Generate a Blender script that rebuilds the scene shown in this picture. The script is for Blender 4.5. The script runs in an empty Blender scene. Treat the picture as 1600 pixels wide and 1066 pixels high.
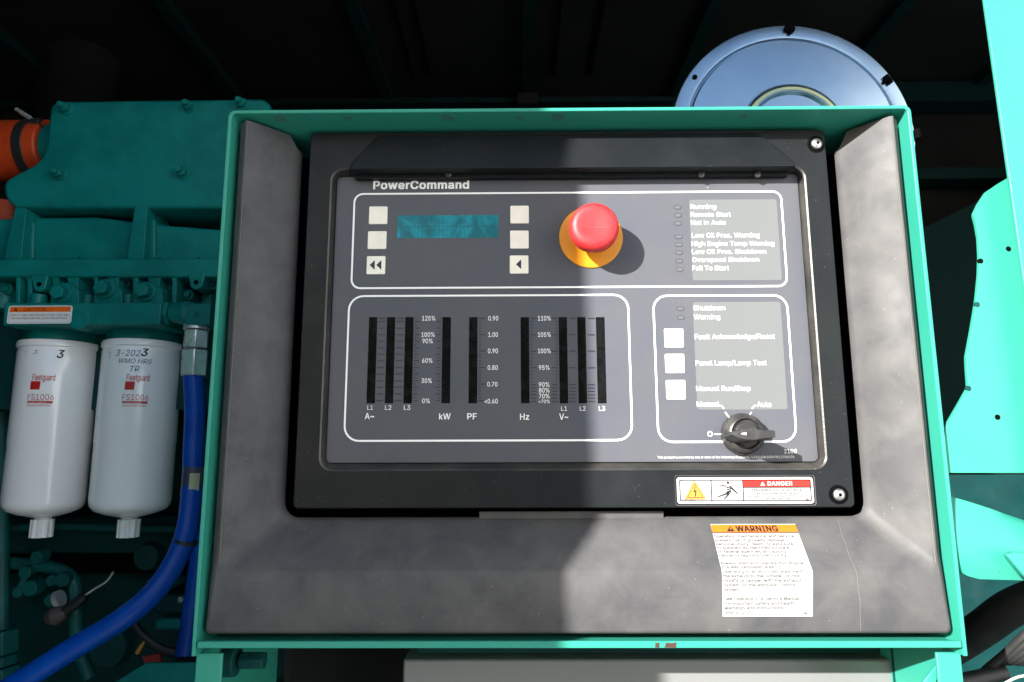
import bpy, math, random
from mathutils import Vector, Matrix
random.seed(7)
C = bpy.context.scene
col = C.collection
R = math.radians

# ------------------------------------------------------------------ camera
Z0 = 1.25                                   # underside of the control box above the ground
CAM = Vector((-0.04212, -0.523, 0.13934 + Z0))
PITCH, YAW, ROLL, FPX = 0.16184, -0.00869, -0.00302, 1067.0
fwd = Vector((math.sin(YAW)*math.cos(PITCH), math.cos(YAW)*math.cos(PITCH), math.sin(PITCH)))
r0 = Vector((math.cos(YAW), -math.sin(YAW), 0)); u0 = r0.cross(fwd)
rgt = r0*math.cos(ROLL) + u0*math.sin(ROLL); upv = -r0*math.sin(ROLL) + u0*math.cos(ROLL)
cd = bpy.data.cameras.new('camera'); cam = bpy.data.objects.new('camera', cd); col.objects.link(cam)
cam.matrix_world = Matrix(((rgt.x, upv.x, -fwd.x, CAM.x), (rgt.y, upv.y, -fwd.y, CAM.y), (rgt.z, upv.z, -fwd.z, CAM.z), (0, 0, 0, 1)))
cd.sensor_width = 36; cd.lens = 36*FPX/1600; cd.clip_start = 0.01; cd.clip_end = 2000
C.camera = cam
# ------------------------------------------------------------------ sky and sun
SUN = Vector((0.87, 1.0, -0.46)).normalized()          # the way the light travels
elev = math.asin(-SUN.z)
w = bpy.data.worlds.new('World'); C.world = w; w.use_nodes = True
nt = w.node_tree; nt.nodes.clear()
sky = nt.nodes.new('ShaderNodeTexSky'); sky.sky_type = 'NISHITA'; sky.sun_disc = False
sky.sun_elevation = elev; sky.sun_rotation = math.atan2(-SUN.x, -SUN.y)
bg = nt.nodes.new('ShaderNodeBackground'); bg.inputs['Strength'].default_value = 0.09
wo = nt.nodes.new('ShaderNodeOutputWorld')
nt.links.new(sky.outputs[0], bg.inputs[0]); nt.links.new(bg.outputs[0], wo.inputs[0])
sd = bpy.data.lights.new('sun', 'SUN'); so = bpy.data.objects.new('sun', sd); col.objects.link(so)
sd.energy = 5.0; sd.angle = R(0.53); sd.color = (1.0, 0.955, 0.9)
so.rotation_euler = SUN.to_track_quat('-Z', 'Y').to_euler(); so.location = (-3, -4, 5)
C.view_settings.view_transform = 'Standard'; C.view_settings.look = 'None'
C.view_settings.exposure = 1.90; C.view_settings.gamma = 1.0
C.render.engine = 'CYCLES'; C.cycles.max_bounces = 8

# ------------------------------------------------------------------ helpers
def ray(px, py):
    return (fwd + rgt*((px-800)/FPX) + upv*((533-py)/FPX))
def P(px, py, Y):                           # the point seen at a photo pixel, at distance Y behind the box front
    d = ray(px, py); return CAM + d*((Y-CAM.y)/d.y)
def PP(px, py, p, n):                       # ... on any plane
    d = ray(px, py); return CAM + d*((p-CAM).dot(n)/d.dot(n))
def PX(px, py, X):
    d = ray(px, py); return CAM + d*((X-CAM.x)/d.x)

class MB:
    def __init__(s): s.v = []; s.f = []
    def add(s, vs, fs):
        o = len(s.v); s.v += [Vector(v) for v in vs]; s.f += [tuple(i+o for i in f) for f in fs]; return s
    def box(s, x0, y0, z0, x1, y1, z1):
        return s.add([(x0,y0,z0),(x1,y0,z0),(x1,y1,z0),(x0,y1,z0),(x0,y0,z1),(x1,y0,z1),(x1,y1,z1),(x0,y1,z1)],
                     [(0,3,2,1),(4,5,6,7),(0,1,5,4),(1,2,6,5),(2,3,7,6),(3,0,4,7)])
    def flat(s, pts, y):                    # pts (x,z) anticlockwise seen from the front
        n = len(pts); return s.add([(p[0], y, p[1]) for p in pts], [tuple(range(n))])
    def ext(s, pts, y0, y1, front=True, back=True):
        n = len(pts)
        vs = [(p[0], y0, p[1]) for p in pts] + [(p[0], y1, p[1]) for p in pts]
        fs = [(i, n+i, n+(i+1) % n, (i+1) % n) for i in range(n)]
        if front: fs.append(tuple(range(n)))
        if back: fs.append(tuple(range(2*n-1, n-1, -1)))
        return s.add(vs, fs)
    def ring(s, a, b, ya, yb):              # band between two loops of equal length, a outside
        n = len(a)
        return s.add([(p[0], ya, p[1]) for p in a] + [(p[0], yb, p[1]) for p in b],
                     [(i, (i+1) % n, n+(i+1) % n, n+i) for i in range(n)])
    def frustum(s, p0, p1, r_0, r_1, n=24, caps=True, rot=0.0, flat=1.0):
        p0 = Vector(p0); p1 = Vector(p1); d = (p1-p0).normalized()
        a = d.orthogonal().normalized() if abs(d.y) < .99 else Vector((1, 0, 0)); b = d.cross(a)
        vs = []
        for p, r in ((p0, r_0), (p1, r_1)):
            for i in range(n):
                t = 2*math.pi*i/n + rot; vs.append(p + a*(r*math.cos(t)) + b*(r*math.sin(t)*flat))
        fs = [(i, (i+1) % n, n+(i+1) % n, n+i) for i in range(n)]
        if caps: fs += [tuple(range(n-1, -1, -1)), tuple(range(n, 2*n))]
        return s.add(vs, fs)
    def lathe(s, c, axis, prof, n=48):      # prof: list of (h, r) along the axis from c
        c = Vector(c); d = Vector(axis).normalized()
        a = d.orthogonal().normalized(); b = d.cross(a); vs = []; fs = []
        for h, r in prof:
            for i in range(n):
                t = 2*math.pi*i/n; vs.append(c + d*h + a*(r*math.cos(t)) + b*(r*math.sin(t)))
        m = len(prof)
        for k in range(m-1):
            for i in range(n):
                fs.append((k*n+i, k*n+(i+1) % n, (k+1)*n+(i+1) % n, (k+1)*n+i))
        if prof[0][1] > 1e-6: fs.append(tuple(range(n-1, -1, -1)))
        if prof[-1][1] > 1e-6: fs.append(tuple(range((m-1)*n, m*n)))
        return s.add(vs, fs)
    def tube(s, pts, r, n=16, sub=6):
        pts = [Vector(p) for p in pts]; q = []
        for i in range(len(pts)-1):         # Catmull-Rom
            p0 = pts[max(i-1, 0)]; p1 = pts[i]; p2 = pts[i+1]; p3 = pts[min(i+2, len(pts)-1)]
            for k in range(sub):
                t = k/sub
                q.append(0.5*((2*p1)+(p2-p0)*t+(2*p0-5*p1+4*p2-p3)*t*t+(3*p1-p0-3*p2+p3)*t**3))
        q.append(pts[-1]); vs = []; fs = []; a = None
        rr = r if callable(r) else (lambda t: r)
        for i, p in enumerate(q):
            d = (q[min(i+1, len(q)-1)]-q[max(i-1, 0)]).normalized()
            a = d.orthogonal().normalized() if a is None else (a-d*a.dot(d)).normalized()
            b = d.cross(a); rad = rr(i/(len(q)-1))
            for k in range(n):
                t = 2*math.pi*k/n; vs.append(p+a*(rad*math.cos(t))+b*(rad*math.sin(t)))
        for i in range(len(q)-1):
            for k in range(n):
                fs.append((i*n+k, i*n+(k+1) % n, (i+1)*n+(k+1) % n, (i+1)*n+k))
        fs.append(tuple(range(n-1, -1, -1))); fs.append(tuple(range((len(q)-1)*n, len(q)*n)))
        return s.add(vs, fs)
    def loft(s, lines):                     # open polylines of equal length
        n = len(lines[0]); vs = [p for l in lines for p in l]
        return s.add(vs, [(k*n+i, k*n+i+1, (k+1)*n+i+1, (k+1)*n+i) for k in range(len(lines)-1) for i in range(n-1)])
    def strip(s, a, b, wd, y):              # a thin printed line from a to b (x,z)
        a = Vector(a); b = Vector(b); d = (b-a).normalized(); n = Vector((-d.y, d.x))*wd/2
        q = [a-n, b-n, b+n, a+n]
        return s.flat([(p.x, p.y) for p in q], y)

def wloc(o):
    l = Vector((0, 0, 0))
    while o: l = l + o.location; o = o.parent
    return l
def build(mb, name, mat, parent=None, bevel=0, seg=2, smooth=True, origin=None, ang=32, fix=True):
    vs = mb.v
    lo = Vector((min(v.x for v in vs), min(v.y for v in vs), min(v.z for v in vs)))
    hi = Vector((max(v.x for v in vs), max(v.y for v in vs), max(v.z for v in vs)))
    c = (lo+hi)/2
    if parent is None and origin is None: c.z = lo.z
    if origin is not None: c = Vector(origin)
    me = bpy.data.meshes.new(name); me.from_pydata([v-c for v in vs], [], mb.f); me.validate()
    if smooth:
        me.shade_smooth(); me.set_sharp_from_angle(angle=R(ang))
    me.materials.append(mat)
    o = bpy.data.objects.new(name, me); col.objects.link(o)
    if parent: o.parent = parent; o.location = c - wloc(parent)
    else: o.location = c
    if bevel:
        m = o.modifiers.new('bevel', 'BEVEL'); m.width = bevel; m.segments = seg; m.limit_method = 'ANGLE'; m.angle_limit = R(30)
        m.harden_normals = False
    return o
def tag(o, label=None, cat=None, group=None, kind=None):
    if label: o['label'] = label
    if cat: o['category'] = cat
    if group: o['group'] = group
    if kind: o['kind'] = kind
    return o
def thing(name, loc, label, cat, group=None):
    o = bpy.data.objects.new(name, None); o.location = loc; col.objects.link(o); o.empty_display_size = .05
    return tag(o, label, cat, group)
def twin(o, name, loc, parent=None):        # copy a part, sharing its mesh; loc = world location
    c = o.copy(); col.objects.link(c); c.parent = parent or o.parent
    c.location = Vector(loc) - wloc(c.parent); return c
def rrect(x0, z0, x1, z1, r, n=6):
    out = []
    for cx, cz, a0 in ((x1-r, z0+r, -90), (x1-r, z1-r, 0), (x0+r, z1-r, 90), (x0+r, z0+r, 180)):
        for i in range(n+1):
            a = R(a0+90*i/n); out.append((cx+r*math.cos(a), cz+r*math.sin(a)))
    return out
def rpoly(pts, r, n=5):                     # polygon (x,z) with every corner rounded; r may be a list
    out = []; m = len(pts)
    for i in range(m):
        a = Vector(pts[i-1]); b = Vector(pts[i]); c = Vector(pts[(i+1) % m])
        ri = r[i] if isinstance(r, (list, tuple)) else r
        if ri <= 0: out.append(tuple(b)); continue
        d1 = (a-b).normalized(); d2 = (c-b).normalized()
        h = math.acos(max(-1, min(1, d1.dot(d2))))/2; t = min(ri/math.tan(h), (a-b).length*.49, (c-b).length*.49)
        p, q = b+d1*t, b+d2*t
        for k in range(n+1):
            u = k/n; s_ = (1-u)**2*p+2*u*(1-u)*b+u*u*q; out.append((s_.x, s_.y))
    return out
def pxpoly(pts, Y):                         # photo pixels (clockwise on screen = reverse) to (x,z)
    q = [(P(a, b, Y).x, P(a, b, Y).z) for a, b in pts]
    ar = sum(q[i][0]*q[(i+1) % len(q)][1]-q[(i+1) % len(q)][0]*q[i][1] for i in range(len(q)))
    return q if ar > 0 else q[::-1]
def circ(cx, cz, r, n=32):
    return [(cx+r*math.cos(2*math.pi*i/n), cz+r*math.sin(2*math.pi*i/n)) for i in range(n)]

# letter outlines: glyph | advance | contours (x,y in thousandths)
GLYPHS = """ |188|
#|440|242,0 326,509 377,509 294,0|10,140 19,192 400,192 391,140|64,0 147,509 198,509 115,0|40,316 49,368 429,368 421,316
%|676|175,283 146,286 121,297 101,314 86,335 78,360 75,388 75,412 78,440 87,464 101,486 121,503 146,513 175,517 206,513 230,503 250,486 264,464 273,440 276,412 276,388 273,360 264,335 250,314 230,297 205,286|175,327 198,332 212,346 221,365 223,388 223,412 213,454 198,468 175,473 153,468 138,454 130,435 127,412 127,388 130,365 138,346 153,332|501,-10 471,-6 446,5 426,21 412,43 403,68 400,95 400,120 403,147 412,172 427,194 447,210 471,221 501,225 531,221 556,210 576,194 590,172 598,147 601,120 601,95 598,68 589,43 575,21 555,5 531,-6|501,35 523,39 538,53 546,73 549,95 549,120 538,162 524,176 501,180 479,176 464,162 456,142 453,120 453,95 455,73 464,53 479,39|132,0 482,509 540,509 191,0
'|206|78,318 70,509 136,509 128,318
(|273|89,207 101,324 132,441 177,539 236,539 191,428 161,313 151,207 160,115 188,16 236,-96 177,-96 139,-21 111,55 95,131
)|273|37,-96 86,18 113,116 122,207 112,313 82,428 37,539 97,539 142,441 173,323 184,207 178,130 161,53 134,-22 97,-96
,|188|38,-119 68,71 137,71 84,-119
-|453|337,244 337,188 114,188 114,244
.|188|95,-4 78,-1 63,9 53,24 50,41 53,59 63,73 78,83 95,87 113,83 128,73 138,59 141,41 138,24 128,9 113,-1
/|249|235,533 71,-76 14,-76 178,533
0|453|227,-7 174,1 130,24 95,62 69,113 53,178 48,254 53,330 69,395 95,447 130,484 174,508 227,516 279,508 323,484 358,447 384,395 400,330 405,254 400,178 384,113 359,62 323,24 279,1|227,50 261,56 290,74 313,103 330,144 340,194 344,254 340,314 330,365 313,405 290,435 261,453 227,460 192,453 163,435 140,405 123,365 113,314 109,254 113,194 123,144 140,103 163,74 192,56
1|453|76,0 76,55 391,55 391,0|276,509 276,0 212,0 212,448 209,448 86,358 86,427 198,509
2|453|64,0 64,47 234,229 282,282 311,327 320,371 317,397 308,419 293,436 273,449 224,460 196,457 172,447 153,433 139,413 130,390 127,362 66,362 71,405 86,442 111,473 143,496 182,511 225,516 268,511 306,497 337,474 361,445 376,411 381,372 371,318 336,259 267,180 153,60 153,57 389,57 389,0
3|453|218,-7 173,-3 133,10 98,30 70,57 52,91 44,132 109,132 115,107 126,87 144,71 165,59 219,50 275,61 297,74 315,93 325,116 329,145 326,172 316,196 299,217 275,234 242,244 201,248 157,248 157,299 288,448 288,452 70,452 70,509 372,509 372,461 211,278 211,289 264,288 308,276 344,253 371,222 387,186 393,145 387,103 370,66 344,36 309,12 266,-2
4|453|40,105 40,158 247,509 311,509 109,166 109,163 413,163 413,105|282,0 282,121 282,146 282,318 343,318 343,0
5|453|221,-7 178,-2 140,11 108,32 83,60 66,93 60,130 122,130 127,108 138,89 173,60 221,50 250,53 276,64 298,82 314,104 324,131 328,162 324,193 314,221 297,244 275,262 248,273 218,277 167,268 128,246 67,253 96,509 366,509 366,452 151,452 134,301 136,301 178,325 229,334 263,330 294,321 321,306 345,285 364,260 379,231 388,199 391,163 385,117 369,76 343,41 309,15 268,-1
6|453|226,-7 182,-1 142,15 109,40 84,74 69,115 64,162 68,199 80,239 137,340 252,509 322,509 151,261 145,261 165,288 196,307 235,314 278,309 316,295 346,271 370,240 384,201 389,157 384,112 368,73 343,39 310,14 271,-2|226,48 254,52 279,63 299,79 314,101 324,128 327,157 324,187 314,213 299,235 279,251 254,262 226,265 198,262 174,252 153,235 138,214 128,188 125,158 128,128 138,102 153,79 174,63 198,52
7|453|97,0 323,448 323,452 62,452 62,509 391,509 391,449 165,0
8|453|226,-7 178,-2 136,11 101,33 74,62 57,96 52,135 55,166 65,195 81,220 101,241 125,256 153,265 153,267 119,282 93,308 76,342 70,380 75,417 90,450 114,477 146,498 184,511 226,516 269,511 306,498 337,477 361,450 377,417 382,380 376,342 359,308 333,282 300,267 300,265 327,256 351,241 372,220 387,195 397,166 401,135 395,96 378,62 352,33 317,11 275,-2|226,49 258,52 285,60 307,74 323,91 333,113 337,139 333,165 322,189 305,208 283,223 256,232 226,235 196,232 169,223 147,208 130,189 119,165 115,139 119,113 129,91 145,74 167,60 195,52|226,290 274,300 293,313 307,330 316,351 319,376 316,399 308,420 294,437 275,449 226,460 177,449 159,437 145,420 136,399 133,376 136,351 145,330 159,313 178,300
9|453|226,516 271,510 310,494 343,468 368,434 384,393 389,347 385,309 373,270 315,168 200,0 130,0 301,248 307,248 287,221 257,202 218,195 175,199 137,214 106,237 83,269 68,307 64,352 69,397 85,436 110,469 143,494 182,510|226,460 199,457 174,446 154,429 138,407 129,381 125,352 129,322 138,295 154,274 174,257 199,247 226,243 254,247 279,257 299,273 314,295 324,321 327,350 324,381 314,407 299,429 279,446 254,457
;|188|38,-119 68,71 137,71 84,-119|103,271 86,274 71,284 61,299 58,316 61,334 71,349 86,359 103,362 121,359 136,349 146,334 149,316 146,299 136,284 121,274
<|453|65,178 65,220 388,383 388,316 142,200 144,204 144,194 142,198 388,81 388,15
>|453|387,178 65,15 65,81 310,198 308,194 308,204 310,200 65,316 65,383 387,220
A|480|16,0 201,509 276,509 463,0 395,0 287,302 264,372 232,478 245,478 213,371 191,302 85,0|110,142 110,199 370,199 370,142
B|456|60,0 60,509 241,509 289,504 329,491 359,469 381,442 394,410 398,374 395,344 387,320 356,286 315,267 315,262 339,257 363,245 385,227 402,203 414,173 418,136 413,100 400,67 377,39 344,18 301,4 247,0|125,57 245,57 296,63 330,80 349,105 355,137 352,161 342,184 327,203 306,218 279,228 248,231 125,231|125,285 238,285 288,296 308,309 323,326 333,348 336,372 330,403 313,429 283,446 240,452 125,452
C|510|267,-7 205,1 150,25 104,63 70,115 48,179 40,254 48,329 70,393 104,445 150,484 205,508 267,516 340,504 373,490 402,471 427,447 448,418 463,385 473,348 408,348 389,395 357,428 315,449 267,456 223,450 184,432 150,403 125,364 109,314 103,254 109,194 125,145 151,105 184,76 223,59 267,53 315,60 357,81 389,114 408,160 473,160 463,124 448,91 428,62 402,38 373,19 341,5 305,-4
D|502|219,0 96,0 96,57 215,57 272,63 318,81 354,110 379,149 394,198 399,255 394,312 379,361 354,399 320,428 275,446 221,452 93,452 93,509 225,509 294,501 353,478 399,441 433,391 455,329 462,255 455,181 433,119 398,68 351,31 291,8|125,509 125,0 60,0 60,509
E|419|60,0 60,509 372,509 372,452 125,452 125,286 355,286 355,229 125,229 125,57 375,57 375,0
F|410|60,0 60,509 369,509 369,452 125,452 125,278 346,278 346,221 125,221 125,0
G|520|269,-7 205,1 149,25 104,64 69,116 47,179 40,254 47,329 69,393 103,445 149,484 203,508 265,516 304,513 340,504 374,489 403,469 429,445 449,416 465,384 474,349 408,349 387,393 356,427 315,448 265,456 222,450 183,432 150,404 125,364 109,314 103,254 109,194 125,145 151,105 184,76 224,59 269,53 309,57 345,71 374,93 396,123 410,160 415,202 434,199 283,199 283,256 478,256 478,200 471,141 451,91 419,50 377,19 326,0
H|517|60,0 60,509 125,509 125,289 392,289 392,509 457,509 457,0 392,0 392,232 125,232 125,0
I|300|31,0 31,57 118,57 118,452 31,452 31,509 269,509 269,452 183,452 183,57 269,57 269,0
J|396|185,-7 124,3 75,33 44,81 33,145 33,173 98,173 98,145 104,104 122,74 149,56 185,50 220,56 248,74 266,104 272,145 272,509 336,509 336,145 326,81 294,33 246,3
L|393|60,0 60,509 125,509 125,57 361,57 361,0
M|628|60,0 60,509 152,509 277,187 287,159 299,123 311,84 322,49 307,49 318,83 330,121 342,158 352,187 476,509 568,509 568,0 504,0 504,291 504,327 505,369 506,413 507,457 513,457 498,409 482,363 467,322 456,291 342,0 286,0 170,291 159,321 145,361 129,408 112,457 119,457 120,416 121,372 122,328 122,291 122,0
N|523|60,0 60,509 136,509 343,183 363,151 388,107 414,55 405,54 401,108 399,157 399,195 399,509 463,509 463,0 387,0 202,290 177,331 148,381 108,452 119,454 122,384 124,328 125,291 125,0
O|533|267,-7 205,1 150,25 105,63 70,115 48,179 40,254 48,329 70,393 105,445 150,484 205,508 267,516 329,508 384,484 429,445 464,393 486,329 493,254 486,179 464,115 429,63 384,25 329,1|267,53 310,59 349,76 383,105 408,144 425,194 430,254 425,314 408,365 383,404 349,433 310,450 267,456 223,450 184,433 151,404 125,364 109,314 103,254 109,194 125,144 151,105 184,76 223,59
P|445|60,0 60,509 235,509 289,503 332,487 366,462 390,430 404,391 409,348 404,304 390,265 366,233 332,207 289,191 235,186 109,186 109,242 233,242 269,246 297,256 318,272 333,294 342,319 344,348 342,376 333,402 318,423 297,439 268,449 232,452 125,452 125,0
R|449|60,0 60,509 236,509 290,504 333,489 367,465 390,433 405,395 409,352 405,309 390,271 367,240 333,217 289,203 236,198 96,198 96,255 234,255 269,258 298,267 319,281 334,300 342,324 345,352 342,380 334,405 319,425 298,440 269,449 233,452 125,452 125,0|353,0 230,229 303,229 428,0
S|447|224,-9 172,-4 128,9 91,31 64,60 46,96 38,137 104,137 110,110 123,88 142,71 166,59 224,49 257,52 286,60 311,74 329,92 341,114 346,139 342,161 332,179 296,205 245,222 184,239 128,260 86,289 60,326 52,372 58,413 75,448 102,476 138,498 180,511 227,516 275,511 316,498 351,476 377,449 394,415 401,378 337,378 326,412 302,437 267,453 225,459 194,456 167,448 145,435 129,418 118,398 115,376 119,352 131,334 169,308 212,293 264,279 312,264 359,238 395,198 405,171 408,139 403,99 386,64 360,34 323,11 278,-4
T|449|32,452 32,509 417,509 417,452 257,452 257,0 193,0 193,452
U|517|259,-8 203,-2 154,15 114,43 85,80 66,124 60,173 60,509 124,509 124,178 128,144 141,113 160,87 187,68 220,56 259,52 298,56 331,68 357,87 377,113 389,144 393,178 393,509 457,509 457,173 451,124 433,80 403,43 363,15 315,-2
V|480|204,0 16,509 84,509 192,206 215,137 248,31 235,31 267,138 290,206 395,509 463,509 278,0
W|686|155,0 16,509 82,509 163,196 175,145 187,94 197,40 189,40 200,94 211,145 224,196 306,509 380,509 462,196 474,145 486,94 497,40 488,40 499,94 510,145 523,196 603,509 670,509 530,0 455,0 368,323 351,391 336,475 350,475 335,395 318,323 230,0
Y|472|203,0 203,208 16,509 91,509 192,344 222,292 250,230 224,230 251,293 280,344 381,509 455,509 268,208 268,0
Z|438|42,0 42,46 273,385 306,431 341,476 348,454 285,452 223,452 40,452 40,509 397,509 397,462 169,129 134,81 97,33 90,54 152,57 214,57 399,57 399,0
a|389|160,-9 126,-5 94,5 68,22 48,45 35,73 30,108 34,138 43,161 58,179 78,193 125,211 178,220 234,227 265,235 273,243 276,255 276,257 267,297 240,322 196,331 149,322 118,301 100,274 41,291 57,322 79,346 104,364 133,375 194,384 239,379 286,360 306,343 322,320 333,290 337,251 337,0 277,0 277,52 272,52 252,25 215,1|170,45 202,49 228,59 248,74 263,93 272,115 276,138 276,190 259,182 231,176 200,171 175,168 134,159 103,139 95,124 92,105 102,72 130,52
b|424|229,-8 198,-5 172,4 138,31 118,59 112,59 112,0 53,0 53,509 114,509 114,319 118,319 137,346 171,373 197,381 229,384 274,378 313,361 345,332 370,293 385,245 390,189 385,133 370,84 346,45 313,16 274,-2|220,47 253,51 279,66 301,88 316,117 325,151 328,189 325,227 316,261 301,290 280,311 253,325 220,330 188,325 161,312 140,291 125,263 116,229 113,189 116,150 125,115 140,86 162,65 188,51
c|396|207,-8 159,-2 117,16 82,46 56,85 40,133 34,187 40,243 56,291 82,330 117,360 159,378 207,384 260,377 305,356 340,322 362,277 303,262 290,289 270,311 242,325 207,330 173,325 145,310 124,287 108,258 99,224 96,187 99,151 108,117 124,89 145,66 173,51 207,46 243,52 271,66 292,89 304,117 363,102 341,56 306,21 261,-1
d|424|195,-8 151,-2 111,16 79,45 55,84 39,133 34,189 39,245 55,293 79,332 112,361 151,378 196,384 228,381 253,373 287,346 306,319 311,319 311,509 372,509 372,0 313,0 313,59 307,59 287,31 252,4 227,-5|205,47 236,51 263,65 284,86 299,115 309,150 312,189 309,229 300,263 284,291 263,312 237,325 205,330 172,325 145,311 124,290 108,261 99,227 96,189 99,151 109,117 124,88 145,66 172,51
e|404|212,-8 161,-2 117,16 82,46 56,85 40,132 34,187 39,242 55,290 81,329 115,359 157,378 205,384 266,374 294,361 319,341 341,315 357,282 368,242 371,194 371,169 75,169 75,221 338,221 310,202 307,237 298,269 283,294 263,314 237,326 205,330 173,326 146,313 125,294 109,270 99,241 96,211 96,178 100,139 110,106 128,80 151,61 179,50 212,46 254,53 285,73 306,105 365,91 353,63 335,39 311,19 283,4 249,-5
f|254|228,379 228,327 6,327 6,379|81,0 81,432 84,461 96,486 113,505 135,519 187,530 222,527 243,521 227,468 215,472 195,474 171,470 154,460 145,443 142,419 142,0
g|425|207,-151 168,-148 134,-140 82,-110 51,-69 101,-41 122,-66 154,-88 207,-97 249,-92 282,-75 304,-47 311,-6 311,68 306,68 287,41 252,16 227,8 195,5 152,10 113,27 80,53 55,90 39,136 34,191 39,246 55,293 80,332 112,361 152,378 196,384 228,382 253,373 288,346 308,319 313,319 313,379 372,379 372,-9 367,-54 350,-90 324,-117 291,-136 251,-147|205,59 237,63 264,75 285,95 300,121 309,154 312,193 309,231 300,264 285,291 264,312 237,325 205,330 172,325 145,312 124,290 109,262 99,229 96,193 99,155 109,123 124,96 145,76 172,63
h|410|114,227 114,0 53,0 53,509 114,509 114,287 102,287 124,332 152,362 187,379 227,384 264,380 295,369 321,349 341,321 353,285 357,240 357,0 296,0 296,235 290,275 273,304 246,323 210,329 184,326 161,317 141,303 126,283 117,257
i|167|53,0 53,379 114,379 114,0|84,443 67,446 54,455 44,468 41,483 44,499 54,512 67,521 84,524 100,521 114,512 123,499 126,483 123,468 114,455 100,446
j|167|53,379 114,379 114,-30 111,-63 102,-90 86,-113 65,-129 37,-139 4,-143 -10,-143 -10,-87 2,-87 25,-83 40,-72 50,-54 53,-29|83,443 67,446 53,455 44,468 41,483 44,499 53,512 67,521 83,524 100,521 114,512 123,499 126,483 123,468 114,455 100,446
k|381|110,137 110,212 121,212 284,379 360,379 184,199 177,199|53,0 53,509 114,509 114,0|294,0 148,186 191,229 372,0
l|189|139,-2 101,3 74,20 58,47 53,84 53,509 114,509 114,99 120,62 130,54 146,52 160,53 170,54 181,3 162,-1
m|610|53,0 53,379 112,379 112,295 108,295 118,323 132,346 172,376 219,386 257,380 287,361 309,331 321,295 312,295 322,321 337,343 381,375 437,386 468,383 497,372 522,354 541,328 553,296 557,255 557,0 496,0 496,254 490,289 473,313 447,326 419,330 395,328 374,320 345,290 335,247 335,0 274,0 274,260 269,288 253,311 229,326 199,330 158,320 140,307 126,289 117,266 114,238 114,0
n|410|114,227 114,0 53,0 53,379 112,379 112,287 102,287 124,332 152,362 187,379 227,384 264,380 295,369 321,349 341,321 353,285 357,240 357,0 296,0 296,235 290,275 273,304 246,323 210,329 184,326 161,317 141,303 126,283 117,257
o|415|207,-8 159,-2 117,16 82,46 56,85 40,133 34,187 40,243 56,291 82,330 117,360 159,378 207,384 256,378 299,360 333,330 359,291 376,243 381,187 376,133 359,85 333,46 299,16 256,-2|207,46 242,51 270,66 292,89 307,117 316,151 319,187 316,224 307,258 292,287 270,310 242,325 207,330 173,325 145,310 124,287 108,258 99,224 96,187 99,151 108,117 124,89 145,66 173,51
p|424|53,-143 53,379 112,379 112,319 118,319 137,346 171,373 197,381 229,384 274,378 313,361 345,332 370,293 385,245 390,189 385,133 370,84 346,45 313,16 274,-2 229,-8 198,-5 173,4 138,31 118,59 114,59 114,-143|220,47 253,51 279,66 301,88 316,117 325,151 328,189 325,227 316,261 301,290 280,311 253,325 220,330 188,325 161,312 140,291 125,263 116,229 113,189 116,150 125,115 140,86 162,65 188,51
r|259|53,0 53,379 112,379 112,321 115,321 130,347 152,367 181,380 213,385 229,384 243,384 243,322 230,324 207,326 182,323 159,315 140,301 126,284 117,262 114,237 114,0
s|365|182,-8 145,-5 112,3 84,18 62,38 45,63 36,94 94,107 105,79 124,60 150,49 181,45 217,50 244,62 262,81 268,103 265,121 254,136 237,147 212,155 149,170 104,186 72,208 53,237 47,274 51,305 65,332 87,354 115,370 149,381 187,384 223,381 254,372 279,358 299,339 324,290 268,277 258,298 243,316 219,328 187,333 156,329 131,317 114,299 109,277 112,258 124,243 172,223 229,209 275,194 306,171 325,142 331,107 326,75 312,47 290,24 260,6 223,-5
t|227|204,379 204,327 6,327 6,379|65,471 126,471 126,98 128,76 136,61 150,53 170,50 185,51 202,54 213,2 192,-3 168,-4 125,2 92,21 72,52 65,93
u|410|182,-5 146,-1 115,11 89,31 69,59 57,95 53,139 53,379 114,379 114,144 119,105 137,75 164,56 200,50 226,53 249,62 268,77 283,97 293,122 296,153 296,379 357,379 357,0 298,0 298,92 307,92 286,47 257,17 222,0
v|389|163,0 17,379 84,379 165,155 187,87 206,21 184,21 203,87 224,155 305,379 371,379 226,0
w|567|138,0 23,379 87,379 133,214 154,137 175,41 165,41 186,135 206,214 252,379 316,379 362,214 382,136 402,41 391,41 413,135 434,214 480,379 545,379 429,0 368,0 319,172 305,225 291,280 277,338 291,338 277,280 263,225 248,172 199,0
x|379|21,0 171,218 171,171 29,379 100,379 147,306 179,253 207,206 175,206 202,253 233,306 282,379 352,379 209,169 209,214 358,0 287,0 231,85 200,136 173,182 205,182 178,136 148,85 91,0
y|389|47,-139 61,-86 71,-87 104,-89 130,-74 151,-36 163,-1 17,379 84,379 165,155 187,87 206,21 184,21 202,87 224,155 305,379 371,379 204,-58 177,-107 139,-136 91,-145 65,-143
z|380|42,0 42,46 254,320 254,323 48,323 48,379 333,379 333,331 126,60 126,56 339,56 339,0
~|453|52,150 55,188 66,218 82,240 103,255 151,266 197,256 246,221 275,198 299,192 318,196 332,207 341,226 344,253 400,253 397,215 386,185 370,163 349,148 301,137 254,148 207,182 177,204 154,210 136,207 121,196 111,178 108,150"""
_gl = {}
for _ln in GLYPHS.split('\n'):
    _p = _ln[2:].split('|'); _gl[_ln[0]] = (int(_p[0])/1000, [[tuple(int(q)/1000 for q in xy.split(',')) for xy in c.split()] for c in _p[1:] if c])
_gc = {}; _tc = {}
def _area(c): return sum(c[i-1][0]*c[i][1]-c[i][0]*c[i-1][1] for i in range(len(c)))/2
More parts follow.
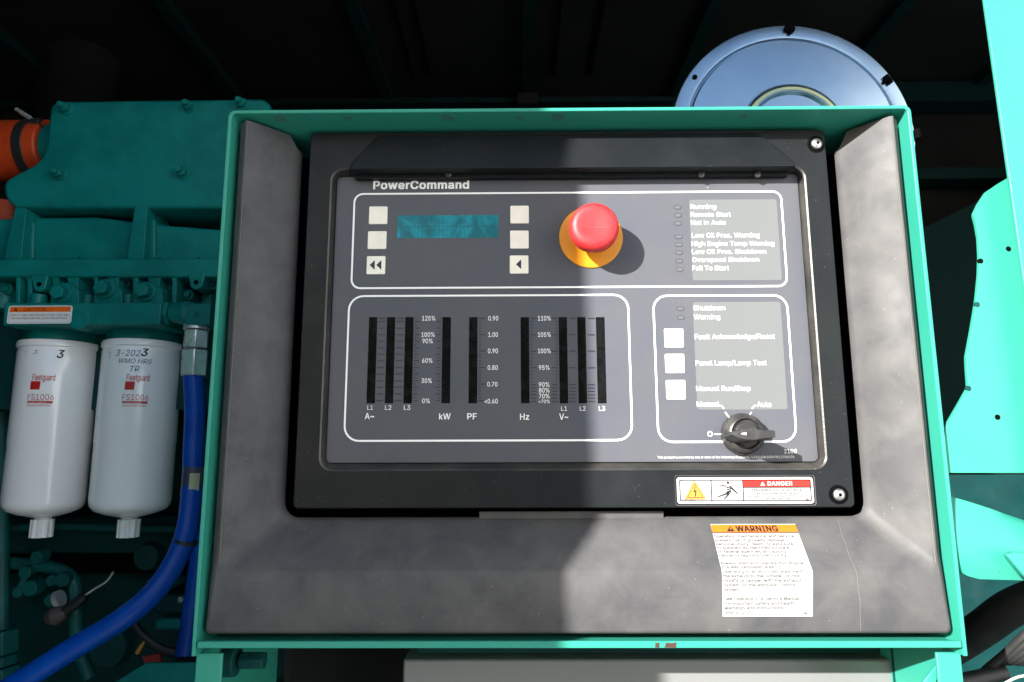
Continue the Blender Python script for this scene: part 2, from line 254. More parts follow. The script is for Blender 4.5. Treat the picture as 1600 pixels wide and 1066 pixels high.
def _inside(p, c):
    r_ = False
    for i in range(len(c)):
        (x1, y1), (x2, y2) = c[i-1], c[i]
        if (y1 > p[1]) != (y2 > p[1]) and p[0] < (x2-x1)*(p[1]-y1)/(y2-y1)+x1: r_ = not r_
    return r_
def glyph_mesh(ch, bold=0):
    if ch in _gc: return _gc[ch]
    cs = _gl[ch][1]; big = max(cs, key=lambda c: abs(_area(c))); sg = _area(big) > 0
    outer = [c for c in cs if (_area(c) > 0) == sg]; holes = [c for c in cs if (_area(c) > 0) != sg]
    V_, F_ = [], []
    for k, oc in enumerate(outer):
        cu = bpy.data.curves.new('g', 'CURVE'); cu.dimensions = '2D'; cu.fill_mode = 'FRONT'
        for c in [oc]+[h for h in holes if _inside(h[0], oc)]:
            sp = cu.splines.new('POLY'); sp.points.add(len(c)-1); sp.use_cyclic_u = True
            for q, xy in zip(sp.points, c): q.co = (xy[0], xy[1], 0, 1)
        o = bpy.data.objects.new('g', cu); col.objects.link(o)
        me = bpy.data.meshes.new_from_object(o.evaluated_get(bpy.context.evaluated_depsgraph_get())); n_ = len(V_)
        V_ += [(p.co.x, p.co.y, k*.4) for p in me.vertices]
        F_ += [tuple(i+n_ for i in (tuple(p.vertices) if p.normal.z > 0 else tuple(p.vertices)[::-1])) for p in me.polygons]
        bpy.data.objects.remove(o); bpy.data.curves.remove(cu); bpy.data.meshes.remove(me)
    _gc[ch] = (V_, F_); return _gc[ch]
def text_geo(s, bold=0.0):
    k = (s, bold)
    if k in _tc: return _tc[k]
    x = 0; v = []; f = []
    for ch in s:
        adv = _gl[ch][0]
        if _gl[ch][1]:
            gv, gf = glyph_mesh(ch)
            for k3, (ox_, oy_) in enumerate(((0, 0),) if bold <= 0 else ((0, 0), (-bold, -.6*bold), (bold, -.6*bold), (-bold, .6*bold), (bold, .6*bold))):
                o = len(v); v += [Vector((p[0]+x+ox_, p[1]+oy_, k3+p[2])) for p in gv]; f += [tuple(i+o for i in t) for t in gf]
        x += adv+max(0, bold)*1.2
    mnx = min(p.x for p in v); mxx = max(p.x for p in v)
    v = [Vector((p.x-mnx, p.y, p.z)) for p in v]
    _tc[k] = (v, f, mxx-mnx); return _tc[k]
CAP = 0.509                                 # cap height of the outlines
def put_text(mb, s, org, ex, ez, width, cap, bold=0.0, shear=0.0):
    v, f, wd = text_geo(s, bold)
    kx = width/wd; kz = cap/CAP
    up = ex.cross(ez)                       # stacked copies that thicken a letter sit 0.012 mm apart
    return mb.add([org + ex*((p.x+shear*p.y)*kx) + ez*(p.y*kz) + up*(p.z*.000012) for p in v], f)
def ptext(mb, s, x0, x1, yb, cap, Y, bold=0.0):   # text between two photo pixels on a plane facing the viewer
    a = P(x0, yb, Y); b = P(x1, yb, Y); c = P(x0, yb-cap, Y)
    return put_text(mb, s, a, Vector((1, 0, 0)), Vector((0, 0, 1)), b.x-a.x, c.z-a.z, bold)

# ------------------------------------------------------------------ materials
def pbr(name, c, rough=.5, metal=0.0, c2=None, vs=12., contrast=(.35, .65), bump=0., bs=300., specks=0., sc=(.5,.48,.44),
        spec=.5, coat=0., rvar=0., sp_scale=160., dist=0., aniso=None):
    m = bpy.data.materials.new(name); m.use_nodes = True; n = m.node_tree.nodes; l = m.node_tree.links
    b = n['Principled BSDF']
    b.inputs['Base Color'].default_value = (*c, 1); b.inputs['Roughness'].default_value = rough
    b.inputs['Metallic'].default_value = metal; b.inputs['Specular IOR Level'].default_value = spec
    if coat: b.inputs['Coat Weight'].default_value = coat; b.inputs['Coat Roughness'].default_value = .12
    if c2 or bump or specks or rvar:
        g = n.new('ShaderNodeNewGeometry'); co = g.outputs['Position']
    out = None
    if c2:
        a = n.new('ShaderNodeTexNoise'); a.inputs['Scale'].default_value = vs; a.inputs['Detail'].default_value = 8
        a.inputs['Roughness'].default_value = .62; a.inputs['Distortion'].default_value = dist; l.new(co, a.inputs['Vector'])
        r = n.new('ShaderNodeValToRGB'); r.color_ramp.elements[0].position = contrast[0]; r.color_ramp.elements[1].position = contrast[1]
        r.color_ramp.elements[0].color = (*c, 1); r.color_ramp.elements[1].color = (*c2, 1)
        l.new(a.outputs['Fac'], r.inputs['Fac']); out = r.outputs['Color']
    if specks:
        v = n.new('ShaderNodeTexVoronoi'); v.inputs['Scale'].default_value = sp_scale; l.new(co, v.inputs['Vector'])
        lt = n.new('ShaderNodeMath'); lt.operation = 'LESS_THAN'; l.new(v.outputs['Distance'], lt.inputs[0]); lt.inputs[1].default_value = specks
        g2 = n.new('ShaderNodeTexNoise'); g2.inputs['Scale'].default_value = 30; l.new(co, g2.inputs['Vector'])
        gt = n.new('ShaderNodeMath'); gt.operation = 'GREATER_THAN'; l.new(g2.outputs['Fac'], gt.inputs[0]); gt.inputs[1].default_value = .52
        mu = n.new('ShaderNodeMath'); mu.operation = 'MULTIPLY'; l.new(lt.outputs[0], mu.inputs[0]); l.new(gt.outputs[0], mu.inputs[1])
        sep = n.new('ShaderNodeSeparateColor'); l.new(v.outputs['Color'], sep.inputs[0])
        g3 = n.new('ShaderNodeMath'); g3.operation = 'GREATER_THAN'; l.new(sep.outputs[0], g3.inputs[0]); g3.inputs[1].default_value = .72
        m2 = n.new('ShaderNodeMath'); m2.operation = 'MULTIPLY'; l.new(mu.outputs[0], m2.inputs[0]); l.new(g3.outputs[0], m2.inputs[1])
        mx = n.new('ShaderNodeMix'); mx.data_type = 'RGBA'; l.new(m2.outputs[0], mx.inputs[0])
        if out: l.new(out, mx.inputs[6])
        else: mx.inputs[6].default_value = (*c, 1)
        mx.inputs[7].default_value = (*sc, 1); out = mx.outputs[2]
    if out: l.new(out, b.inputs['Base Color'])
    if rvar:
        a = n.new('ShaderNodeTexNoise'); a.inputs['Scale'].default_value = 35; a.inputs['Detail'].default_value = 6; l.new(co, a.inputs['Vector'])
        mr = n.new('ShaderNodeMapRange'); l.new(a.outputs['Fac'], mr.inputs[0]); mr.inputs[1].default_value = .3; mr.inputs[2].default_value = .7
        mr.inputs[3].default_value = rough-rvar; mr.inputs[4].default_value = rough+rvar; l.new(mr.outputs[0], b.inputs['Roughness'])
    if bump:
        a = n.new('ShaderNodeTexNoise'); a.inputs['Scale'].default_value = bs; a.inputs['Detail'].default_value = 4; l.new(co, a.inputs['Vector'])
        bp = n.new('ShaderNodeBump'); bp.inputs['Strength'].default_value = bump; bp.inputs['Distance'].default_value = .0006
        l.new(a.outputs['Fac'], bp.inputs['Height']); l.new(bp.outputs[0], b.inputs['Normal'])
    return m
M = {}
TEAL = (.022, .222, .162)
M['teal'] = pbr('teal_paint', TEAL, .42, spec=.3, c2=(.027, .235, .175), vs=6, rvar=.06, bump=.05, bs=500, specks=.05, sc=(.012,.12,.1), sp_scale=60)
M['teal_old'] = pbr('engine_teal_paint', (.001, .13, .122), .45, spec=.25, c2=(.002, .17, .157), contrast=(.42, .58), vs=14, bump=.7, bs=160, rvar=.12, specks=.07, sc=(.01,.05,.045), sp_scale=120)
M['rib'] = pbr('deep_shade_teal', (.001, .016, .015), .7, spec=.15)  # deep shade of ceiling ribs and back panel put into the paint
M['teal_dark'] = pbr('shade_teal_paint', (.001, .028, .027), .6, spec=.2, c2=(.002, .045, .043), vs=14, bump=.3, bs=200)  # teal paint darkened so its colour carries the shade
M['bezel'] = pbr('dusty_grey_plastic', (.048, .0485, .052), .56, spec=.2, c2=(.076, .0755, .075), vs=28, contrast=(.36, .66), bump=.12, bs=1400, specks=.07, sc=(.26,.25,.23), rvar=.1, sp_scale=260, dist=.35)
M['plate'] = pbr('black_plastic', (.0055, .0068, .0078), .44, spec=.2, c2=(.0075, .0092, .0102), vs=25, bump=.25, bs=1100, specks=.09, sc=(.12,.115,.105), rvar=.08, sp_scale=300)
M['overlay'] = pbr('grey_membrane', (.064, .069, .084), .4, spec=.22, c2=(.073, .075, .083), vs=16, specks=.045, sc=(.3,.3,.3), rvar=.05, sp_scale=90, bump=.05, bs=900)
M['worn'] = pbr('worn_black_plastic', (.018, .018, .017), .4, spec=.4, c2=(.04, .038, .034), vs=45, bump=.3, bs=700, specks=.09, sc=(.18,.17,.15), sp_scale=300)
M['window'] = pbr('pale_membrane_window', (.104, .111, .113), .38, spec=.3)
M['gap'] = pbr('gap_black', (.0015, .0015, .002), .9, spec=.05)
M['white'] = pbr('white_print', (.74, .75, .74), .45)
M['ink'] = pbr('dark_print', (.006, .008, .016), .45)
M['button'] = pbr('ivory_key', (.66, .62, .53), .4, c2=(.74, .70, .61), vs=60, contrast=(.3,.6), rvar=.05)
M['red'] = pbr('red_plastic', (.42, .010, .013), .5, c2=(.52, .018, .022), vs=70, rvar=.06, bump=.12, bs=1500, specks=.1, sc=(.5,.1,.1), sp_scale=450)
M['yellow'] = pbr('yellow_plastic', (.66, .25, .006), .42)
M['knob'] = pbr('black_knob_plastic', (.018, .018, .019), .36, c2=(.05, .048, .045), vs=90, contrast=(.45,.7), bump=.2, bs=1200, specks=.13, sc=(.25,.24,.22), sp_scale=300)
M['steel'] = pbr('zinc_steel', (.72, .72, .73), .3, metal=.7, c2=(.62, .62, .63), vs=120, rvar=.1)
M['label'] = pbr('sun_label_white', (.36, .36, .35), .45); M['label_shade'] = pbr('shade_label_white', (.72, .72, .73), .35)  # same white labels: darker copy for sunlit stickers, lighter copy for shade
M['label_red'] = pbr('label_red', (.55, .014, .009), .4)
M['label_orange'] = pbr('label_orange', (.55, .125, .012), .4)
M['label_orange2'] = pbr('caution_orange', (.75, .13, .006), .4)
M['label_yellow'] = pbr('label_yellow', (.6, .20, .03), .4)
M['label_ink'] = pbr('label_ink', (.01, .01, .012), .5)
M['label_grey'] = pbr('faded_ink', (.04, .04, .045), .5)
M['fine'] = pbr('fine_faded_ink', (.05, .05, .05), .5)
M['filter'] = pbr('filter_white', (.82, .835, .85), .22, c2=(.86, .865, .87), vs=20, coat=.4)
M['fred'] = pbr('filter_red', (.48, .012, .012), .35)
M['blue'] = pbr('blue_hose', (.0, .055, .36), .38, spec=.3, c2=(.0, .07, .42), vs=40, bump=.25, bs=500)
M['orange'] = pbr('orange_silicone', (.55, .06, .008), .5, c2=(.42, .04, .006), vs=25)
M['foam'] = pbr('black_lining', (.009, .009, .009), .9, spec=.15, c2=(.016, .0155, .015), vs=5, bump=.6, bs=150)
M['rubber'] = pbr('black_rubber', (.012, .012, .013), .5, c2=(.02, .02, .02), vs=40, bump=.5, bs=300)
M['cab'] = pbr('light_grey_paint', (.15, .155, .155), .35, rvar=.05)
M['rust'] = pbr('rust', (.045, .013, .008), .8)
M['wire'] = pbr('bare_wire', (.4, .4, .38), .4)
M['ground'] = pbr('concrete', (.19, .195, .205), .9, c2=(.24, .245, .25), vs=2.5, bump=.3, bs=60)
M['edge'] = pbr('highlight_plastic_edge', (.115, .108, .098), .6, spec=.15)  # pale tone for the painted highlight on the bezel ridges
M['scuff'] = pbr('pale_scuff', (.13, .125, .12), .7, spec=.1)
M['weld'] = pbr('weld_mark_paint', (.035, .16, .12), .5)
M['screw'] = pbr('bright_screw_steel', (.55, .56, .55), .38, metal=1.0)
M['teal_mid'] = pbr('low_engine_teal_paint', (.001, .055, .052), .5, spec=.3, c2=(.002, .09, .085), vs=20, bump=.5, bs=160)  # darker teal for pipes and fittings low on the engine
M['scratch'] = pbr('scratch', (.17, .165, .155), .6)
M['dirt'] = pbr('dirt_spot', (.03, .03, .03), .8)
# lcd and gauge glass
def glassy(name, c, c2, vs, rough):
    m = pbr(name, c, rough, c2=c2, vs=vs, contrast=(.45, .72), spec=.22, dist=1.0); return m
M['lcd'] = glassy('lcd_glass', (.0, .10, .12), (.005, .25, .32), 45, .12)
M['bar'] = glassy('gauge_glass', (.0045, .0045, .0045), (.010, .010, .012), 60, .1)
# polished drum lid: blotchy reflections put into the metal colour
m = pbr('polished_steel_lid', (.20, .30, .41), .25, metal=.9, c2=(.38, .47, .56), vs=5, contrast=(.3, .72), bump=.10, bs=30); M['lid'] = m
M['zinc_gold'] = pbr('yellow_zinc', (.35, .42, .25), .3, metal=1.0, c2=(.5, .42, .2), vs=14)

# ------------------------------------------------------------------ ground and enclosure
g = MB(); g.add([(-300,-300,0),(300,-300,0),(300,300,0),(-300,300,0)], [(0,1,2,3)])
tag(build(g, 'ground', M['ground'], smooth=False), kind='structure')

# unseen leaf wall added behind the camera, darkens what glossy faces mirror
def added_hedge():
    b = MB(); nx, nz = 60, 22; X0, X1, HH = -2.5, 9.0, 3.4
    for side, yy in ((0, -7.0), (1, -8.6)):
        vs = []
        for j in range(nz+1):
            for i in range(nx+1):
                t = j/nz; bulge = .35*math.sin(math.pi*min(1, t*1.1))
                vs.append((X0+(X1-X0)*i/nx+random.uniform(-.1, .1), yy+(bulge if side == 0 else -bulge)+random.uniform(-.18, .18), HH*t*(1+.06*math.sin(i*.9)+random.uniform(-.03, .03))))
        fs = [(j*(nx+1)+i, j*(nx+1)+i+1, (j+1)*(nx+1)+i+1, (j+1)*(nx+1)+i) for j in range(nz) for i in range(nx)]
        b.add(vs, [f[::-1] for f in fs] if side == 0 else fs)
    n_ = (nx+1)*(nz+1); tp = nz*(nx+1)
    b.f += [(tp+i, tp+i+1, n_+tp+i+1, n_+tp+i) for i in range(nx)]
    for e_ in (0, nx): b.f += [(j*(nx+1)+e_, (j+1)*(nx+1)+e_, n_+(j+1)*(nx+1)+e_, n_+j*(nx+1)+e_) for j in range(nz)]
    o = build(b, 'added_hedge', pbr('hedge_leaves', (.02, .045, .012), .7, c2=(.05, .09, .03), vs=6), smooth=False)
    tag(o, 'unseen dark green leaf wall added opposite the open enclosure to darken reflections', 'added_hedge')
added_hedge()
nb = thing('pale_bounce_wall', (1.4, -5, 0), 'unseen pale wall added to bounce sunlight onto the open side of the enclosure', 'bounce_wall')  # unseen wall added as a sunlit bounce for the shaded parts
b = MB(); b.box(1.4, -7, .5, 1.65, -.6, 2.75); build(b, 'wall', pbr('pale_render', (.76, .77, .78), .9, c2=(.82, .83, .84), vs=1.5, bump=.5, bs=80), nb)
b = MB(); b.box(1.36, -7, 0, 1.65, -.6, .498); build(b, 'plinth', M['ground'], nb)
b = MB(); b.box(1.36, -7.1, 2.752, 1.75, -.5, 2.79); build(b, 'coping', M['ground'], nb)
ZC = P(800, 150, 1.0).z                     # ceiling
enc = thing('generator_enclosure', (0, .45, .12), 'teal steel generator enclosure with black lined ceiling above the machine', 'enclosure')
b = MB(); b.box(-1.75, -.16, ZC, 1.5, 1.06, ZC+.06); build(b, 'ceiling_panel', M['foam'], enc)
b = MB(); b.box(-1.75, 1.0, .12, 1.5, 1.06, ZC-.002); build(b, 'back_wall', M['foam'], enc)
b = MB(); b.box(-1.75, .0, .12, -1.7, .998, ZC-.002); build(b, 'end_wall', M['teal'], enc)
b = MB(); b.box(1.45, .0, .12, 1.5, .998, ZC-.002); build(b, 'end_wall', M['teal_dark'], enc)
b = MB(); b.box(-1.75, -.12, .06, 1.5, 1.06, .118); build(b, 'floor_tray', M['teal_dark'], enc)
rib0 = None
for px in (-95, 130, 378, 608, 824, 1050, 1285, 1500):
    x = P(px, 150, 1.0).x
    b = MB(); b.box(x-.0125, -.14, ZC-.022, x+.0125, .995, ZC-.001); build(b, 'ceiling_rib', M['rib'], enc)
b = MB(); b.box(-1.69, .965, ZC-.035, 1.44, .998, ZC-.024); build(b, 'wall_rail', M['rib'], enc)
xa = P(824, 140, .96).x
b = MB(); b.box(xa-.025, .94, ZC-.05, xa+.025, .964, ZC-.023); build(b, 'rail_bracket', M['foam'], enc, bevel=.004)
for px in (655, 680, 862, 915):
    x = P(px, 130, .99).x; b = MB(); b.box(x-.003, .3, ZC-.008, x+.003, .9, ZC-.001); build(b, 'lining_seam', M['gap'], enc)
# unseen header added to keep the sun off the drum lid
b = MB(); b.box(-.35, -.16, 2.014, .2, -.1, ZC-.002); build(b, 'shade_header', M['teal'], enc, bevel=.004)
# lower door sill beam
b = MB(); b.box(-1.75, -.1, .2, 1.5, .0, .42); build(b, 'sill_beam', M['teal'], enc, bevel=.005)

# open door whose far edge throws the shadow line over the left half of the panel
xe = P(925, 563, .036).x
LD = 0.84
ed = Vector((xe, .036, 1.4)) - SUN*((.036+LD)/SUN.y)
door = thing('enclosure_door', (ed.x, -.02, .3), 'teal sheet steel enclosure door standing open left of the machine', 'door')
b = MB(); n0 = Vector((ed.x, ed.y)); lean = .022
b.add([(n0.x-lean*-.0, -.02, .3), (n0.x, n0.y, .3), (n0.x, n0.y, 2.6), (n0.x, -.02, 2.6),
       (n0.x-.04, -.02, .3), (n0.x-.04, n0.y, .3), (n0.x-.04, n0.y, 2.6), (n0.x-.04, -.02, 2.6)],
      [(0,1,2,3),(7,6,5,4),(0,4,5,1),(1,5,6,2),(2,6,7,3),(3,7,4,0)])
for i, v in enumerate(b.v):                 # the door hangs slightly out of plumb
    b.v[i] = Vector((v.x - lean*(v.z-1.9)*(1 if abs(v.y-n0.y) < 1e-6 else 0), v.y, v.z))
build(b, 'door_leaf', M['teal'], door, bevel=.004)
e2 = MB(); e2.box(-1.75, -.019, .43, n0.x, -.001, ZC-.002); build(e2, 'added_side_sheet', M['teal'], enc, bevel=.003)  # unseen sheet added to stop sun leaking onto the engine
b = MB(); b.box(n0.x+.001, -.6, 1.3, n0.x+.03, -.45, 1.42); build(b, 'latch', M['knob'], door, bevel=.004)
for z in (.6, 1.45, 2.3):
    b = MB(); b.frustum((n0.x-.02, -.012, z-.05), (n0.x-.02, -.012, z+.05), .012, .012); build(b, 'hinge', M['steel'], door)

# ------------------------------------------------------------------ control box
BX, BT, BH = .28, .003, .41876
box = thing('generator_control_panel', (0, .1, Z0), 'grey generator control panel in a teal sheet steel box with red emergency stop button', 'control panel')
zt, zb = Z0+BH, Z0
D = .21
RC = .006
out = rrect(-BX, zb, BX, zt, RC); inn = rrect(-BX+BT, zb+.0045, BX-BT, zt-BT, RC-.003)
# roof and sides are one folded sheet: an upside-down U
def Upath(x, z_top, z_bot, r, n=6):
    pts = [(-x, z_bot)]
    for i in range(n+1):
        a = R(180-90*i/n); pts.append((-x+r+r*math.cos(a), z_top-r+r*math.sin(a)))
    for i in range(n+1):
        a = R(90-90*i/n); pts.append((x-r+r*math.cos(a), z_top-r+r*math.sin(a)))
    pts.append((x, z_bot)); return pts
lo = zb-.006
o_ = Upath(BX, zt, lo, .006); i_ = Upath(BX-BT, zt-BT, lo, .003)
b = MB()
b.ext((o_ + i_[::-1])[::-1], 0, D)
build(b, 'box_cover', M['teal'], box, bevel=.0006, seg=2)
fl = BX-BT-.0005
b = MB(); b.box(-fl+.001, -.0015, zb, fl-.001, .0012, zb+.0048); b.box(-fl+.001, .0013, zb, fl-.001, D-.002, zb+.002)
build(b, 'box_floor', M['teal'], box, bevel=.0006)
b = MB(); b.box(-BX+.004, D-.004, zb+.01, BX-.004, D-.001, zt-.004); build(b, 'box_back', M['teal_dark'], box)
# paint chips on the lower lip
for cx in (1048, 1027):
    p = P(cx, 1008, -.0018); wd_ = .0045 if cx == 1048 else .0016
    b = MB(); b.ext([(p.x-wd_, p.z-.0016), (p.x+wd_*.8, p.z-.0018), (p.x+wd_*.9, p.z+.0017), (p.x+wd_*.2, p.z+.0012), (p.x-wd_*.7, p.z+.0016)], -.0019, -.0014)
    build(b, 'rust_chip', M['rust'], box)

# bezel: a U-shaped plastic moulding, flat rim, slopes in to the opening
dC, dD = .004, .040
CLx = P(343, 880, dC).x; CRx = P(1462, 880, dC).x; CBz = P(800, 893, dC).z
DLx = P(451.5, 560, dD).x; DRx = P(1337, 560, dD).x; DBz = P(800, 811.5, dD).z
bxo = BX-BT-.0035
def uline(xl, xr, zbot, y, ztl, ztr, r, n=6, m=8, ys=None):
    """open U polyline from upper left down, along the bottom and up the right"""
    pts = []
    for i in range(m): pts.append((xl, y, ztl+(zbot+r-ztl)*i/m))
    for i in range(n+1):
        a = R(180+90*i/n); pts.append((xl+r+r*math.cos(a), y, zbot+r+r*math.sin(a)))
    for i in range(1, 12): pts.append((xl+r+(xr-xl-2*r)*i/12, y, zbot))
    for i in range(n+1):
        a = R(270+90*i/n); pts.append((xr-r+r*math.cos(a), y, zbot+r+r*math.sin(a)))
    for i in range(1, m+1): pts.append((xr, y, zbot+r+(ztr-zbot-r)*i/m))
    if ys is not None: pts = [(x_, y+(ys-y)*min(1, max(0, (z_-zbot-.004)/.035)), z_) for x_, y_, z_ in pts]
    return pts
zrim = zt-BT-.004
zDl = P(468, 234, dD).z; zDm = zrim-.004
zrim0 = zrim; z80 = P(452, 211, .0328).z
lines = [uline(-bxo, bxo, zb+.008, .06, zrim-.004, zrim-.004, .004),
         uline(-bxo, bxo, zb+.008, dC+.003, zrim-.003, zrim-.003, .004, ys=dC+.008),
         uline(-bxo+.0008, bxo-.0008, zb+.0088, dC+.001, zrim-.001, zrim-.001, .004, ys=dC+.0055),
         uline(-bxo+.003, bxo-.003, zb+.011, dC, zrim, zrim, .004, ys=dC+.0042),
         uline(CLx-.0015, CRx+.0015, CBz-.0015, dC, zrim, zrim, .009, ys=dC+.0003),
         uline(CLx+.0012, CRx-.0012, CBz+.0012, dC+.0012, zrim, zrim, .009),
         uline(CLx*.2+DLx*.8, CRx*.2+DRx*.8, CBz*.2+DBz*.8, dC*.2+dD*.8, z80, z80, .010),
         uline(DLx-.001, DRx+.001, DBz-.001, dD-.0012, zDl, zDl-.002, .012),
         uline(DLx+.001, DRx-.001, DBz+.001, dD+.001, zDl-.002, zDl-.004, .012),
         uline(DLx+.0015, DRx-.0015, DBz+.0015, dD+.004, zDl-.002, zDl-.004, .012)]
b = MB(); b.loft(lines); b.f = [f[::-1] for f in b.f]
bez = build(b, 'bezel', M['bezel'], box, ang=50)
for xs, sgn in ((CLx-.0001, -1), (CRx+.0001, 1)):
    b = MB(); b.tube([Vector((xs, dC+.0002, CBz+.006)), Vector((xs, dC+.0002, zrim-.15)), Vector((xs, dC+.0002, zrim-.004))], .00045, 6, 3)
    build(b, 'edge_highlight', M['edge'], box)  # thin pale strip painted as the highlight along each side ridge
# light scuffs left by fingers and tools
def scuffs(name, zone, y, n, mat):
    b = MB(); rs = random.Random(sum(map(ord, name))+n)
    for _ in range(n):
        x = rs.uniform(zone[0], zone[2]); z = rs.uniform(zone[1], zone[3]); a = rs.uniform(-.9, .9) if rs.random() < .7 else rs.uniform(0, 3.1)
        L_ = rs.uniform(.001, .006); cv = rs.uniform(-.5, .5); wd_ = rs.uniform(.00006, .00014)
        for k in range(4):
            x2, z2 = x+L_/4*math.cos(a), z+L_/4*math.sin(a); b.strip((x, z), (x2, z2), wd_, y(x, z)); x, z, a = x2, z2, a+cv
    o = build(b, name, mat, box, smooth=False); o['kind'] = 'stuff'; return o
scuffs('rim_scuffs', (-.25, CBz-.03, .25, CBz-.004), lambda x, z: dC-.0002, 46, M['scuff'])
scuffs('rim_scuffs', (-.25, zb+.014, .25, CBz-.01), lambda x, z: dC-.0002, 26, M['scuff'])
for px, rr_ in ((440, .0055), (545, .004), (700, .006), (812, .004), (872, .006), (1160, .004)):
    c = P(px, 177.5, .012); b = MB(); b.frustum((c.x, .010, zt-BT-.0002), (c.x, .010, zt-BT+.0005), rr_, rr_, 20); build(b, 'weld_mark', M['weld'], box)
# dark inner back behind the gap
b = MB(); b.box(-BX+.006, .0855, zb+.006, BX-.006, .088, zt-.005); build(b, 'inner_back', M['gap'], box)

# black panel plate with its recess
YP, YO = .028, .036
pl = pxpoly([(484, 215), (1298, 215), (1334, 795), (459, 790)], YP)
xl = (P(484,215,YP).x+P(459,790,YP).x)/2; xr = (P(1298,215,YP).x+P(1334,795,YP).x)/2-.0018
zT = P(900, 205, YP).z; zB = P(900, 794, YP).z
ox0 = P(517, 300, YP).x*.5+P(499, 715, YP).x*.5; ox1 = P(1265, 340, YP).x*.5+P(1289, 715, YP).x*.5
oz0 = P(900, 734, YP).z; oz1 = P(900, 262, YP).z
ix0 = P(527, 300, YO).x*.5+P(509, 700, YO).x*.5; ix1 = P(1253, 340, YO).x*.5+P(1275, 700, YO).x*.5
iz0 = P(900, 722.5, YO).z; iz1 = P(900, 274, YO).z
b = MB(); n = 6
A = rrect(xl, zB, xr, zT, .004, n); A2 = rrect(xl+.0008, zB+.0008, xr-.0008, zT-.0008, .0035, n)
B1 = rrect(ox0-.0006, oz0-.0006, ox1+.0006, oz1+.0006, .0105, n); B2 = rrect(ox0+.0006, oz0+.0006, ox1-.0006, oz1-.0006, .010, n)
I1 = rrect(ix0-.0006, iz0-.0006, ix1+.0006, iz1+.0006, .005, n)
b.ring(A, A, YP+.022, YP+.0008); b.ring(A, A2, YP+.0008, YP); b.ring(A2, B1, YP, YP)
plate = build(b, 'panel_plate', M['plate'], box, ang=40)
b = MB(); b.ring(B1, B2, YP, YP+.0008); b.ring(B2, I1, YP+.0008, YO+.0006); b.ring(I1, I1, YO+.0006, YO+.006)
build(b, 'recess_surround', M['worn'], box, ang=60)
b = MB(); b.flat(I1, YO+.003); build(b, 'recess_gap', M['gap'], box)
# tab under the plate
p0 = P(748, 800, .033); p1 = P(1040, 800, .033)
b = MB(); b.box(p0.x, .0405, DBz-.0005, p1.x, .046, P(800, 800, .037).z); build(b, 'plate_tab', M['bezel'], box, bevel=.0004)

# hood over the face
YH = .018
zl = P(900, 262, YH).z; zh = P(900, 206, YP-.005).z
hx0 = P(547, 262, YH).x; hx1 = P(1243, 262, YH).x; tx0 = P(590, 208, .0225).x; tx1 = P(1187, 204, .0225).x
b = MB()
fr = [(hx0, YH, zl), (hx1, YH, zl), (hx1, YH+.0008, zl+.004), (tx1, YP-.0008, zh), (tx0, YP-.0008, zh), (hx0, YH+.0008, zl+.004)]
bk = [(hx0-.004, YP+.001, zl-.0005), (hx1+.004, YP+.001, zl-.0005), (hx1+.004, YP+.001, zl+.004), (tx1+.001, YP+.001, zh+.0008), (tx0-.001, YP+.001, zh+.0008), (hx0-.004, YP+.001, zl+.004)]
b.add(fr+bk, [(0,1,2,3,4,5)]+[(i, 6+i, 6+(i+1) % 6, (i+1) % 6) for i in range(6)]+[(11,10,9,8,7,6)])
build(b, 'hood', M['plate'], box, bevel=.0009, seg=2)
# soffit block from the plate back to the face, under the hood
b = MB(); b.box(hx0+.002, YP+.0015, zl-.0035, hx1-.002, YO+.002, zl+.001); build(b, 'hood_soffit', M['plate'], box)
def dome(mb, c, r, axis=(0, -1, 0), h=None):
    h = h or r*.5
    return mb.lathe(c, axis, [(0, r), (h*.25, r*.99), (h*.6, r*.86), (h*.9, r*.55), (h, r*.25), (h*.93, r*.22), (h*.93, 0)], 24)
for px in (700, 1097, 1185):
    c = P(px, 268, .026); b = MB(); dome(b, (c.x, .0285, c.z-.0015), .0032); build(b, 'hood_screw', M['knob'], box)

# corner screws of the plate
for px, py in ((1276, 225), (1311, 773)):
    c = P(px, py, YP-.001)
    b = MB(); b.ext(circ(c.x, c.z, .0074), YP-.0006, YP+.001); w_ = build(b, 'screw_well', M['gap'], box)
    b = MB(); dome(b, (c.x, YP-.0008, c.z), .0048, h=.0028); s_ = build(b, 'screw', M['screw'], box)
    b = MB(); b.frustum((c.x, YP-.0036-.0002, c.z), (c.x, YP-.0030, c.z), .0014, .0014, 6); build(b, 'hex_socket', M['gap'], s_)

# membrane face
b = MB(); b.ext(rrect(ix0, iz0, ix1, iz1, .0042), YO, YO+.002)
face = build(b, 'face_plate', M['overlay'], box, bevel=.0003)
L1, L2, L3 = YO-.0002, YO-.0004, YO-.0006
def pxrect(tl, tr, br, bl, Y=YO):
    x0 = (P(*tl, Y).x+P(*bl, Y).x)/2; x1 = (P(*tr, Y).x+P(*br, Y).x)/2
    z1 = (P(*tl, Y).z+P(*tr, Y).z)/2; z0 = (P(*br, Y).z+P(*bl, Y).z)/2
    return x0, z0, x1, z1
# pale windows behind the legends
for q in (((1078, 312), (1216, 312), (1219, 438), (1081, 438)), ((1084, 472), (1221, 472), (1229, 640), (1088, 640))):
    x0, z0, x1, z1 = pxrect(*q)
    b = MB(); b.ext(rrect(x0, z0, x1, z1, .0018), L1+.0001, YO+.0005); build(b, 'legend_window', M['window'], face)
